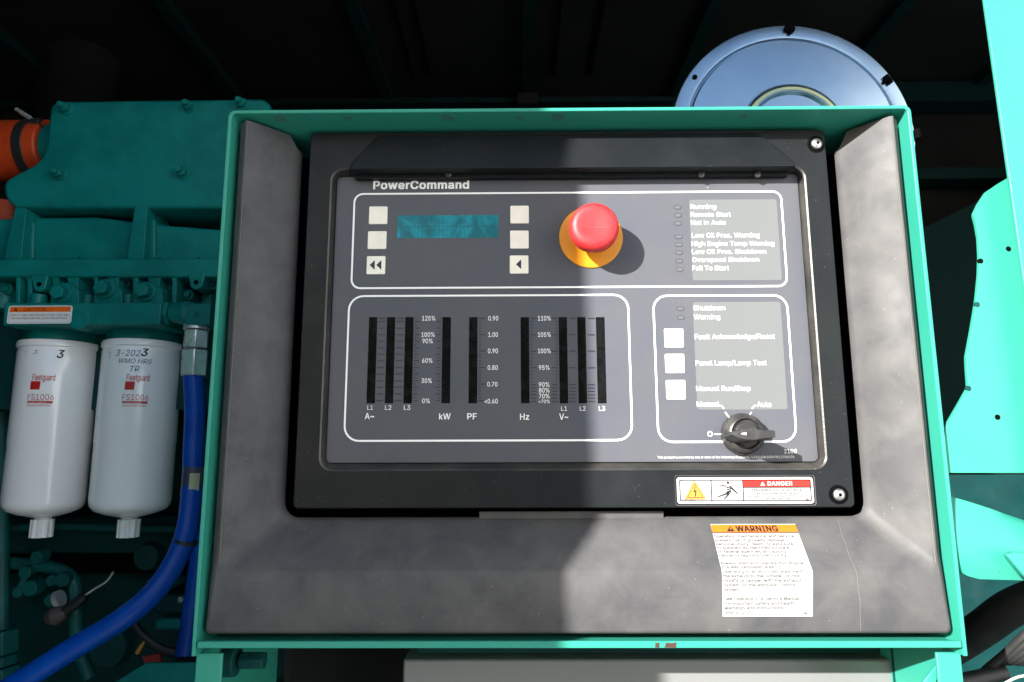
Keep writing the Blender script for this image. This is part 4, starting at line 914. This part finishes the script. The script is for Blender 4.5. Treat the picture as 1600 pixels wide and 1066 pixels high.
b = MB(); b.tube([P(1440, 1040, .3), P(1500, 1005, .28), P(1540, 978, .25), P(1580, 950, .22), P(1640, 925, .19), P(1760, 880, .16)], .0175, 20)
tag(build(b, 'coolant_hose', M['rubber'], origin=P(1560, 965, .24)), 'thick black rubber hose rising to the right below the duct', 'hose')
hs = thing('wiring_harness', P(1570, 1060, .15), 'bundle of black cables and a pale wire at the lower right corner', 'cable')
for i in range(5):
    dx = i*7; b = MB(); b.tube([P(1490+dx, 1100-i*3, .2), P(1535+dx, 1052-i*4, .16+.006*i), P(1570+dx, 1022+i*3, .14), P(1610+dx, 985+i*8, .12), P(1680, 930+i*12, .1)], .0036, 10)
    build(b, 'cable', M['rubber'], hs)
b = MB(); b.tube([P(1570, 1068, .1), P(1585, 1060, .1), P(1600, 1056, .1), P(1640, 1050, .1)], .0011, 8); build(b, 'pale_wire', M['wire'], hs)
b = MB(); b.frustum(P(1500, 1066, .15), P(1570, 1050, .15), .007, .007, 12); build(b, 'cable_clamp', M['rubber'], hs)

# ------------------------------------------------------------------ engine on the left
YE = .36
eng = thing('diesel_engine', P(180, 1066, .5), 'teal painted diesel engine block with ribbed manifold left of the control panel', 'engine')
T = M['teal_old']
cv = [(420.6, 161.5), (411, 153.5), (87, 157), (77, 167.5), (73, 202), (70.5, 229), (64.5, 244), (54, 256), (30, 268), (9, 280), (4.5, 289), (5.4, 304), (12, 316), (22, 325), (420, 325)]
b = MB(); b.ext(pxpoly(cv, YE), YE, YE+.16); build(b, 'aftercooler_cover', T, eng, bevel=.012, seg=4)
bolt0 = None
def hexbolt(mb, c, r, h, studr=None):
    mb.frustum((c.x, c.y, c.z), (c.x, c.y-h*.2, c.z), r*1.35, r*1.35, 20)
    mb.frustum((c.x, c.y-h*.2, c.z), (c.x, c.y-h, c.z), r, r*.97, 6, rot=.3)
    if studr: mb.frustum((c.x, c.y-h, c.z), (c.x, c.y-h*1.6, c.z), studr, studr*.9, 12)
for px, py in ((105, 171), (297, 168), (379, 164), (95, 273), (287, 271)):
    c = P(px, py, YE)
    if bolt0 is None:
        b = MB(); hexbolt(b, c, .0066, .011, .0042); bolt0 = build(b, 'cover_bolt', T, eng, bevel=.0006); yb0 = wloc(bolt0).y
    else:
        o = bolt0.copy(); col.objects.link(o); o.location = Vector((c.x, yb0, c.z))-wloc(eng)
# manifold wall between ribs
YM = YE+.02
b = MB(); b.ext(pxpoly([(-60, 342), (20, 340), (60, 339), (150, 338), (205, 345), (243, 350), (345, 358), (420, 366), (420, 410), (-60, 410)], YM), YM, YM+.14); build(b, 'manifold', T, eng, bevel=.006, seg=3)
for (a_, b2, c_, d_) in (((24, 325), (41, 325), (33, 405), (6, 405)), ((211, 322), (230, 322), (224, 405), (198, 405))):
    Yr = YE-.0; pts = pxpoly([a_, b2, c_, d_], Yr); b = MB(); b.ext(rpoly(pts, .002, 3), Yr, YM+.04)
    build(b, 'manifold_rib', T, eng, bevel=.002)
    pts = pxpoly([(b2[0]-2, b2[1]+14), (b2[0]+12, b2[1]+22), (c_[0]+18, 405), (c_[0]-2, 405)], YM-.006); b = MB(); b.ext(pts, YM-.006, YM+.02); build(b, 'rib_flank', T, eng, bevel=.002)
for px in (121, 307, 247): 
    c = P(px, 402, YM-.004); b = MB(); b.frustum((c.x, YM-.006, c.z), (c.x, YM-.001, c.z), .003, .003, 8); build(b, 'casting_nub', T, eng)
# rail band and its scalloped lower edge
YB = YE-.012
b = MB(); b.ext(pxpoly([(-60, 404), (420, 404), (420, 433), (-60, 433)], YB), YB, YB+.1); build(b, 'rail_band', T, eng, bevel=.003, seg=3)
fins = [(25, 31), (43, 50), (82, 91), (106, 122), (147, 152), (169, 185), (208, 216), (232, 250), (269, 276), (343, 350)]
for a_, b2 in fins:
    b = MB(); b.ext(rpoly(pxpoly([(a_, 431), (b2, 431), (b2-1, 476), (a_-1, 476)], YB+.003), .001, 2), YB+.003, YB+.06); build(b, 'casting_fin', T, eng, bevel=.002)
b = MB()
for i in range(len(fins)-1):
    g0, g1 = fins[i][1], fins[i+1][0]
    if g1-g0 < 6: continue
    rr_ = min(6, (g1-g0)/2)
    for cx_, sg in ((g0, 1), (g1, -1)):
        pts = [(cx_-sg*.5, 432), (cx_+sg*rr_, 432)]+[(cx_+sg*(rr_-rr_*math.sin(R(a))), 432.5+rr_-rr_*math.cos(R(a))) for a in (15, 35, 55, 75, 90)]+[(cx_-sg*.5, 432.5+rr_)]
        b.ext(pxpoly(pts, YB+.0035), YB+.0035, YB+.05)
build(b, 'pocket_fillet', T, eng)
for px, py in ((14, 452), (44, 462), (137, 440), (197, 443), (262, 450), (296, 462), (335, 445)):
    c = P(px, py, YB+.03); b = MB(); b.frustum((c.x, c.y+.03, c.z), (c.x, c.y-.004, c.z), .009, .0075, 18); b.frustum((c.x, c.y-.004, c.z), (c.x, c.y-.009, c.z), .0045, .0045, 6); build(b, 'core_plug', T, eng, bevel=.0006)
for px, py in ((62, 436), (307, 433)):
    b = MB(); q0, q1 = P(px-14, py-6, YB), P(px+14, py-6, YB); c = P(px, py+10, YB); rr_ = (q1.x-q0.x)/2*.72
    arc = [(c.x+rr_*math.cos(R(a)), c.z+rr_*math.sin(R(a))) for a in range(180, 361, 15)]
    b.ext(arc+[(q1.x, q0.z), (q0.x, q0.z)], YB-.001, YB+.03); lobe = build(b, 'bolt_lobe', T, eng, bevel=.0015)
    b = MB(); b.ext(circ(c.x, c.z+.001, .0032, 18), YB-.0016, YB+.0); build(b, 'bolt_hole', M['gap'], lobe)
# block behind pockets
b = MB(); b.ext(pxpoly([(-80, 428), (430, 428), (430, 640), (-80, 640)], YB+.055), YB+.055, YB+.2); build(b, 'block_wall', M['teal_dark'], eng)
for px, wd_ in ((10, 18), (135, 13), (197, 12), (258, 8), (287, 9), (328, 10)):
    c = P(px, 452, YB+.045); b = MB(); b.frustum((c.x, c.y, c.z-.03), (c.x, c.y, c.z+.02), .0135*wd_/13, .0115*wd_/13, 20); build(b, 'pushrod_boss', T, eng)
# bosses with big hex bolts
big = None
for px, py in ((98, 459), (165, 452), (229, 456)):
    Yb = YB-.004; c = P(px, py, Yb)
    b = MB(); q = [(px-20, 476), (px+26, 476), (px+24, 452), (px+10, 442), (px-8, 441), (px-18, 456)]
    b.ext(rpoly(pxpoly(q, Yb), .004, 3), Yb, Yb+.04); build(b, 'bolt_boss', T, eng, bevel=.003)
    if big is None:
        b = MB(); hexbolt(b, Vector((c.x, Yb, c.z)), .0098, .013); big = build(b, 'hex_bolt', T, eng, bevel=.0008); yb1 = wloc(big).y
    else:
        o = big.copy(); col.objects.link(o); o.location = Vector((c.x, yb1, c.z))-wloc(eng)
for px in (50, 128, 192):
    c0 = P(px, 474, YB-.002); b = MB(); b.frustum((c0.x, c0.y+.012, c0.z), (c0.x, c0.y+.012, c0.z+.014), .011 if px == 50 else .007, .010 if px == 50 else .0065, 20); build(b, 'dowel_boss', T, eng, bevel=.0008)
# filter head bar
YFH = YB-.02
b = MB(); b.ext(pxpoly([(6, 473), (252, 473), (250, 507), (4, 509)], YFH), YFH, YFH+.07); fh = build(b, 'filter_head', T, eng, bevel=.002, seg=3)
c = P(122, 497, YFH); b = MB(); b.ext(circ(c.x, c.z, .0145, 28), YFH-.0002, YFH+.02); build(b, 'head_boss', T, eng, bevel=.0015)
p = P(252, 490, YFH+.018); b = MB(); b.frustum((p.x, p.y, p.z), (p.x+.014, p.y, p.z), .0165, .0165, 6, rot=.5); b.frustum((p.x+.014, p.y, p.z), (p.x+.034, p.y, p.z), .012, .0165, 24); b.frustum((p.x+.034, p.y, p.z), (p.x+.042, p.y, p.z), .0165, .015, 24)
build(b, 'pipe_union', T, eng, bevel=.001)
q0 = P(292, 474, YFH+.003); q1 = P(327, 508, YFH+.003)
b = MB(); b.box(q0.x, YFH+.003, q1.z, q1.x, YFH+.036, q0.z); blk = build(b, 'elbow_block', T, eng, bevel=.0015)
b = MB(); put_text(b, '8', Vector(((q0.x+q1.x)/2-.004, YFH+.0026, q1.z+.010)), EX, EZ, .005, .007, 0); build(b, 'cast_number', M['teal_dark'], blk, smooth=False)
# caution label on the filter head
Yc = YFH-.0006
cl = build(MB().ext(rpoly(pxpoly([(14, 478), (113.5, 477.5), (110.5, 505.5), (10, 506)], Yc), .0035, 4), Yc, Yc+.0008), 'caution_label', M['label_shade'], eng)
pl2 = lambda pts: pxpoly(pts, Yc-.0003)
b = MB(); b.flat(pl2([(16.5, 480), (110.5, 479.5), (109.5, 487), (15.5, 488)]), Yc-.0003); build(b, 'orange_band', M['label_orange2'], cl, smooth=False)
def ct(s, x0_, x1_, y, cap, mat, bd=0):
    b = MB(); ptext(b, s, x0_, x1_, y, cap, Yc-.0005, bd); build(b, 'lettering', mat, cl, smooth=False)
ct('CAUTION', 37, 71, 486, 5.2, M['label_ink'])
b = MB(); b.flat(pl2([(22.5, 486), (27.5, 486), (25, 481)]), Yc-.0005); build(b, 'alert_triangle', M['label_ink'], cl, smooth=False)
ct('ONLY USE SPECIFIED FUEL FILTER', 16.5, 106, 494, 3.0, M['label_grey']); ct('FOR HIGH PRESSURE FUEL INJECTION SYSTEMS.', 16, 105, 499, 2.8, M['label_ink'])
b = MB(); a1 = rpoly(pl2([(15.5, 479.5), (111, 479), (108.5, 503.5), (12.5, 504.2)]), .0025, 3)
cxm = sum(p[0] for p in a1)/len(a1); czm = sum(p[1] for p in a1)/len(a1)
b.ring(a1, [(cxm+(p[0]-cxm)*.994, czm+(p[1]-czm)*.98) for p in a1], Yc-.0004, Yc-.0004); build(b, 'label_border', M['label_ink'], cl, smooth=False)

# fuel filters
def make_filter(pl_, pr_, pyt, pyb, Yc_, label, hand):
    da, db = ray(pl_, 600), ray(pr_, 600); a0, a1 = math.atan2(da.x, da.y), math.atan2(db.x, db.y); am = (a0+a1)/2
    dist_ = (Yc_-CAM.y)/math.cos(am); r = dist_*math.sin((a1-a0)/2)
    top = Vector((CAM.x+math.tan(am)*(Yc_-CAM.y), Yc_, 0)); top.z = P((pl_+pr_)/2, pyt, Yc_-r).z; zbt = P((pl_+pr_)/2-15, pyb, Yc_-r*.8).z
    h = top.z-zbt
    f = thing('fuel_filter', (top.x, Yc_, zbt), label, 'fuel filter', 'white spin-on fuel filters')
    pr = [(0, r*.30), (.004, r*.62), (.009, r*.86), (.015, r*.965), (.022, r*.99), (h*.42, r*.99), (h*.43, r), (h-.010, r), (h-.008, r*.985), (h-.0055, r*.99), (h-.004, r*1.03), (h+.001, r*1.035), (h+.004, r*1.01), (h+.0045, r*.9)]
    b = MB(); b.lathe((top.x, Yc_, zbt), (0, 0, 1), pr, 96); can = build(b, 'canister', M['filter'], f, ang=40)
    b = MB(); b.lathe((top.x, Yc_, zbt), (0, 0, 1), [(h+.0035, r*.93), (h+.016, r*.92), (h+.024, r*.82), (h+.05, r*.6)], 48); build(b, 'mounting_cap', T, f)
    b = MB()
    n = 40; vs = []
    for hz in (-.026, -.003):
        for i in range(n):
            rr_ = r*.28*(1 if i % 4 < 2 else .9); a = 2*math.pi*i/n; vs.append((top.x+rr_*math.cos(a), Yc_+rr_*math.sin(a), zbt+hz))
    b.add(vs, [(i, (i+1) % n, n+(i+1) % n, n+i) for i in range(n)]+[tuple(range(n-1, -1, -1)), tuple(range(n, 2*n))])
    b.frustum((top.x, Yc_, zbt-.003), (top.x, Yc_, zbt+.006), r*.2, r*.25, 24); build(b, 'drain_cap', M['filter'], f)
    # print wrapped on the can
    Rr = r*1.006
    def wrap(mb, s, u0, u1, z, cap, bd=0, sh=0):    # u in metres along the surface, 0 = facing the camera side
        v, fc, wd = text_geo(s, bd); kx = (u1-u0)/wd; kz = cap/CAP; vv = []
        for p in v:
            a = (u0+(p.x+sh*p.y)*kx)/Rr - PH; q_ = Rr+p.z*.00002; vv.append((top.x+q_*math.sin(a), Yc_-q_*math.cos(a), z+p.y*kz))
        mb.add(vv, fc)
    def patch(mb, u0, u1, z0_, z1_, off=0, n=6, sh=0):
        vv = []
        for k in range(n+1):
            a0 = (u0+(u1-u0)*k/n)/Rr-PH
            for zz in (z0_, z1_): vv.append((top.x+(Rr+off)*math.sin(a0+(sh if zz == z1_ else 0)), Yc_-(Rr+off)*math.cos(a0+(sh if zz == z1_ else 0)), zz))
        mb.add(vv, [(2*k, 2*k+2, 2*k+3, 2*k+1) for k in range(n)])
    PH = 0.0
    s = r/63.0                                   # metres per photo pixel near the can
    def hit(px, py):
        d = ray(px, py); ex_, ey_ = CAM.x-top.x, CAM.y-Yc_; A = d.x*d.x+d.y*d.y; B = ex_*d.x+ey_*d.y; Cc = ex_*ex_+ey_*ey_-Rr*Rr
        t_ = (-B-math.sqrt(max(0, B*B-A*Cc)))/A; return CAM+d*t_
    def U(px, py=600):
        h_ = hit(px, py); return Rr*math.atan2(h_.x-top.x, -(h_.y-Yc_))
    Zp = lambda py: hit((pl_+pr_)/2, py).z
    b = MB(); wrap(b, 'Fleetguard', U(hand['x']), U(hand['x']+36), Zp(hand['y']+13), 9*s*1.15, .012); build(b, 'lettering', M['fred'], f, smooth=False)
    b = MB(); patch(b, U(hand['x']-2), U(hand['x']+13), Zp(hand['y']+27.5), Zp(hand['y']+14.5), sh=.01); build(b, 'red_square', M['fred'], f)
    b = MB(); wrap(b, 'FS1006', U(hand['x']-4), U(hand['x']+37), Zp(hand['y']+43.5), 9.5*s, -.012); build(b, 'lettering', M['fred'], f, smooth=False)
    b = MB(); patch(b, U(hand['x']-4), U(hand['x']+36), Zp(hand['y']+48.8), Zp(hand['y']+45)); build(b, 'red_bar', M['fred'], f)
    b = MB(); wrap(b, 'Fuel/Water Separator', U(hand['x']-3), U(hand['x']+26), Zp(hand['y']+48), 2.2*s, .0)
    b.v = [Vector((v.x, v.y-.0002, v.z)) for v in b.v]; build(b, 'lettering', M['white'], f, smooth=False)
    b = MB(); wrap(b, 'Cummins #3931063', U(hand['x']-4), U(hand['x']+34), Zp(hand['y']+53.5), 3.0*s, .01); build(b, 'lettering', M['fred'], f, smooth=False)
    for (t_, xa_, xb_, y, cap, bd) in hand['ink']:
        b = MB(); wrap(b, t_, U(xa_, y), U(xb_, y), Zp(y+2), cap*s*1.3, bd, .25); build(b, 'handwriting', M['label_ink'] if bd > .015 else M['inkf'], f, smooth=False)
    return f
M['inkf'] = pbr('faded_marker', (.12, .13, .17), .5)
M['inkff'] = pbr('very_faded_marker', (.3, .31, .34), .5)
Yf = .40
make_filter(20, 154, 534, 812, Yf, 'white fuel filter at left with a single handwritten 3, below the caution label',
            dict(cx=82, x=49.5, y=582, ink=[('3', 88, 98, 557, 10.5, .02), ('1', 40, 41.5, 551, 4, 0), ('3', 51, 57, 552, 5, -.012)]))
make_filter(154, 283, 533, 812, Yf, 'white fuel filter beside the blue hose with handwritten date 1-3-2023 and initials',
            dict(cx=213, x=197, y=582, ink=[('3', 219.5, 229.5, 554, 9.5, .021), ('1', 170.5, 172.5, 556, 6.5, .004), ('3-202', 181, 218, 555, 8, .006), ('WMO HRS', 184, 236, 566, 6, .004), ('TR', 201, 216.5, 579, 7, .006)]))

# silver hose fitting and blue hose
Yh = YFH+.02
ft = P(308, 508, Yh)
bh = thing('fuel_hose', P(290, 1060, .3), 'thick blue hose hanging from a silver hex fitting beside the filters', 'hose')
cx_ = ft.x
def zz(py): return P(308, py, Yh).z
b = MB(); b.frustum((cx_, Yh, zz(516)), (cx_, Yh, zz(508)), .0165, .0165, 28); build(b, 'collar', M['steel'], bh, bevel=.0006)
b = MB(); b.frustum((cx_, Yh, zz(545)), (cx_, Yh, zz(517)), .0165, .0165, 6, rot=.15); build(b, 'hex_nut', M['steel'], bh, bevel=.0018, seg=3)
b = MB(); b.frustum((cx_, Yh, zz(588)), (cx_, Yh, zz(547)), .0172, .0178, 6, rot=.15); build(b, 'hex_ferrule', M['steel'], bh, bevel=.0018, seg=3)
b = MB(); b.tube([Vector((cx_, Yh, zz(586))), P(305, 640, Yh), P(303, 700, Yh-.002), P(300, 770, Yh-.01), P(292, 830, Yh-.02), P(272, 880, Yh-.03), P(238, 928, Yh-.045), P(190, 968, Yh-.055), P(120, 1010, Yh-.06), P(40, 1060, Yh-.065), P(-40, 1110, Yh-.07)], .0128, 24, 8)
build(b, 'hose', M['blue'], bh, ang=80)
c0 = P(301.5, 752, Yh-.008); b = MB(); b.frustum((c0.x-.0005, c0.y, c0.z-.0175), (c0.x+.001, c0.y, c0.z+.0175),   .0133, .0133, 28, caps=False); build(b, 'hose_band', pbr('hose_band', (.05, .05, .09), .35), bh)
b = MB(); vv = []
for k in range(7):
    a = R(8+k*8); 
    for dz in (-.016, .010): vv.append((c0.x+  .0142*math.sin(a), c0.y-  .0142*math.cos(a), c0.z+dz))
b.add(vv, [(2*k, 2*k+2, 2*k+3, 2*k+1) for k in range(6)]); build(b, 'pale_tag', pbr('pale_tag', (.45, .43, .28), .5), bh)
c0 = P(289, 847, Yh-.023); b = MB(); b.frustum(c0+Vector((.0, 0, -.0015)), c0+Vector((.001, 0, .0025)), .0139, .0139, 24); build(b, 'cable_tie', M['rubber'], bh)
b = MB(); b.tube([P(322, 800, .46), P(313, 870, .45), P(302, 950, .44), P(290, 1028, .42)], .0135, 20)
b2_ = MB(); b2_.frustum(P(290, 1026, .42), P(287, 1036, .42),   .014, .011, 20)
h2 = build(b, 'return_hose', M['blue'], origin=P(300, 950, .44)); tag(h2, 'lower blue hose close behind the left edge of the box', 'hose'); build(b2_, 'hose_end', M['rubber'], h2)

# orange hose, clamp, teal pipe
Yo = .44
c0 = P(20, 236, Yo); ro = (P(20, 193, Yo).z-P(20, 280, Yo).z)/2
ox = lambda px: P(px, 236, Yo-ro).x
oh = thing('orange_hose', (ox(-20), Yo, c0.z-ro), 'orange silicone hose with a black band clamp at the upper left', 'hose')
tl = Vector((1, .0, .06)).normalized()
def cyl_x(pa_, pb_, r_a, r_b, name, mat, n=40, bev=.001):
    a_ = Vector((ox(pa_), Yo, c0.z)); b_ = Vector((ox(pb_), Yo, c0.z)); bb = MB(); bb.frustum(a_, b_, r_a, r_b, n); return build(bb, name, mat, oh, bevel=bev)
cyl_x(-70, 50, ro, ro, 'hose', M['orange'], bev=.003); cyl_x(14, 30, ro*1.03, ro*1.03, 'band_clamp', M['rubber'])
cyl_x(51, 110, ro*.86, ro*.86, 'pipe_end', T)
b = MB(); b.frustum(P(55, 190, Yo-.03), P(26, 171, Yo-.03), .0033, .0033, 14); build(b, 'clamp_bolt', M['steel'], oh)
b = MB(); b.frustum(P(38, 197, Yo-.03), P(66, 192, Yo-.03), .007, .009, 10); build(b, 'clamp_bridge', M['rubber'], oh, bevel=.001)
cy = MB(); cy.frustum(Vector((ox(-10), Yo, c0.z-.08)), Vector((ox(-40), Yo+.05, c0.z-.3)), ro*.9, ro*.9, 30); build(cy, 'lower_run', M['orange'], oh)

# lower engine: rails, pipes, small valve gear
YW = .52
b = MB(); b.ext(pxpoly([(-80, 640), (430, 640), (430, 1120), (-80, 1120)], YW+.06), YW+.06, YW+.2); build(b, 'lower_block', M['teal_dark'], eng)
b = MB(); b.box(P(-60, 850, YW).x, YW-.01, P(0, 864, YW).z, P(420, 850, YW).x, YW+.058, P(0, 806, YW).z); build(b, 'side_rail', M['teal_dark'], eng, bevel=.004)
b = MB(); b.tube([P(-60, 832, YW-.03), P(0, 828, YW-.03), P(80, 822, YW-.03), P(200, 826, YW-.03), P(290, 828, YW-.03)], .0058, 12); build(b, 'fuel_pipe', M['teal_mid'], eng)
b = MB(); b.box(P(-60, 900, YW).x, YW+.02, P(0, 900, YW).z, P(420, 900, YW).x, YW+.059, P(0, 868, YW).z); build(b, 'shadow_gap', M['gap'], eng)
b = MB(); b.tube([P(-5, 878, .46), P(60, 884, .46), P(92, 890, .46), P(112, 903, .46), P(119, 930, .46), P(120, 1000, .46), P(140, 1060, .46)], .0085, 14); build(b, 'coolant_pipe', M['teal_mid'], eng)
b = MB(); b.tube([P(3, 560, .46), P(3, 760, .45), P(3, 990, .44)], .009, 14); build(b, 'drop_pipe', M['teal_mid'], eng)
for z_a, z_b, r_ in ((985, 1022, .021), (1024, 1040, .019), (1042, 1080, .022)):
    b = MB(); b.frustum(P(3, z_b, .43), P(3, z_a, .43), r_, r_, 6, rot=.4); build(b, 'pipe_nut', M['teal_mid'], eng, bevel=.0015)
for px, py, r_, mt in ((42, 893, .010, T), (50, 918, .012, T), (30, 925, .008, T), (83, 906, .009, T), (82, 937, .010, T), (100, 905, .011, T), (60, 870, .010, T), (135, 1002, .010, T), (170, 1010, .03, M['teal_dark']), (230, 870, .02, M['teal_dark'])):
    c = P(px, py, .45); b = MB(); b.frustum(c+Vector((0, .012, 0)), c+Vector((.002, -.008, 0)), r_, r_*.85, 16); build(b, 'valve_fitting', mt if mt != T else M['teal_mid'], eng, bevel=.001)
b = MB(); b.frustum(P(88, 937, .44), P(96, 934, .44), .011, .011, 16); build(b, 'chrome_ring', M['steel'], eng)
b = MB(); b.tube([P(40, 893, .45), P(36, 910, .45), P(26, 928, .45)], .005, 10); build(b, 'lever', M['teal_mid'], eng)
b = MB(); b.lathe(P(75, 966, .44), (1, 0, .3), [(0, .0), (.001, .009), (.010, .013), (.02, .011), (.026, .006), (.026, 0)], 20); build(b, 'plug_boot', pbr('brown_boot', (.06, .045, .04), .6), eng)
b = MB(); b.tube([P(95, 957, .44), P(115, 946, .44), P(134, 930, .44)], .007, 12); build(b, 'wire_sleeve', M['rubber'], eng)
b = MB(); b.tube([P(133, 930, .44), P(150, 919, .44), P(166, 909, .44), P(177, 894, .44)], .0014, 8); build(b, 'pale_wire', M['wire'], eng)
b = MB(); b.tube([P(205, 968, .47), P(225, 995, .46), P(255, 1015, .46), P(290, 1025, .46), P(320, 1050, .46)], .006, 10); build(b, 'black_cable', M['rubber'], eng)
b = MB(); b.ext(pxpoly([(222, 1026), (250, 1022), (252, 1036), (226, 1038)], .45), .45, .455); build(b, 'red_tag', pbr('red_tag', (.25, .01, .01), .5), eng)
b = MB(); b.frustum(P(214, 1021, .45), P(220, 1011, .45), .003, .003, 8); b.frustum(P(220, 1011, .45), P(225, 1003, .45), .003, .002, 8); build(b, 'yellow_terminal', pbr('yellow_terminal', (.45, .2, .02), .5), eng)
for (x0_, y0_, x1_, y1_) in ((225, 905, 262, 925), (240, 968, 285, 985), (238, 930, 290, 960)):
    a_, b_ = P(x0_, y1_, .5), P(x1_, y0_, .5); b = MB(); b.box(a_.x, .5, a_.z, b_.x, .56, b_.z); build(b, 'casting_block', M['teal_dark'] if y0_ == 930 else T, eng, bevel=.005)
c = P(283, 937, .49); b = MB(); b.frustum((c.x, .5, c.z), (c.x, .488, c.z), .005, .004, 8); build(b, 'small_nut', M['steel'], eng)
b = MB(); pz = [(170, 1072), (228, 1036), (330, 1036), (330, 1110), (170, 1110)]; b.ext(pxpoly(pz, .36), .36, .365)
build(b, 'base_plate', T, eng, bevel=.001)
# dark exhaust pipe upper left, wrapped
b = MB(); b.tube([P(160, -120, .75), P(150, 0, .78), P(130, 90, .85), P(110, 170, .95)], .075, 24)
tag(build(b, 'exhaust_pipe', M['foam'], origin=P(150, 60, .8)), 'dark lagged exhaust pipe under the ceiling at the upper left', 'pipe')
# flat rocker cover tops continue behind the box
b = MB(); b.box(P(370, 200, YE).x, YE+.2, Z0-.2, .12, YE+.5, P(400, 230, YE).z-.05); build(b, 'rocker_housing', M['teal_dark'], eng, bevel=.01)
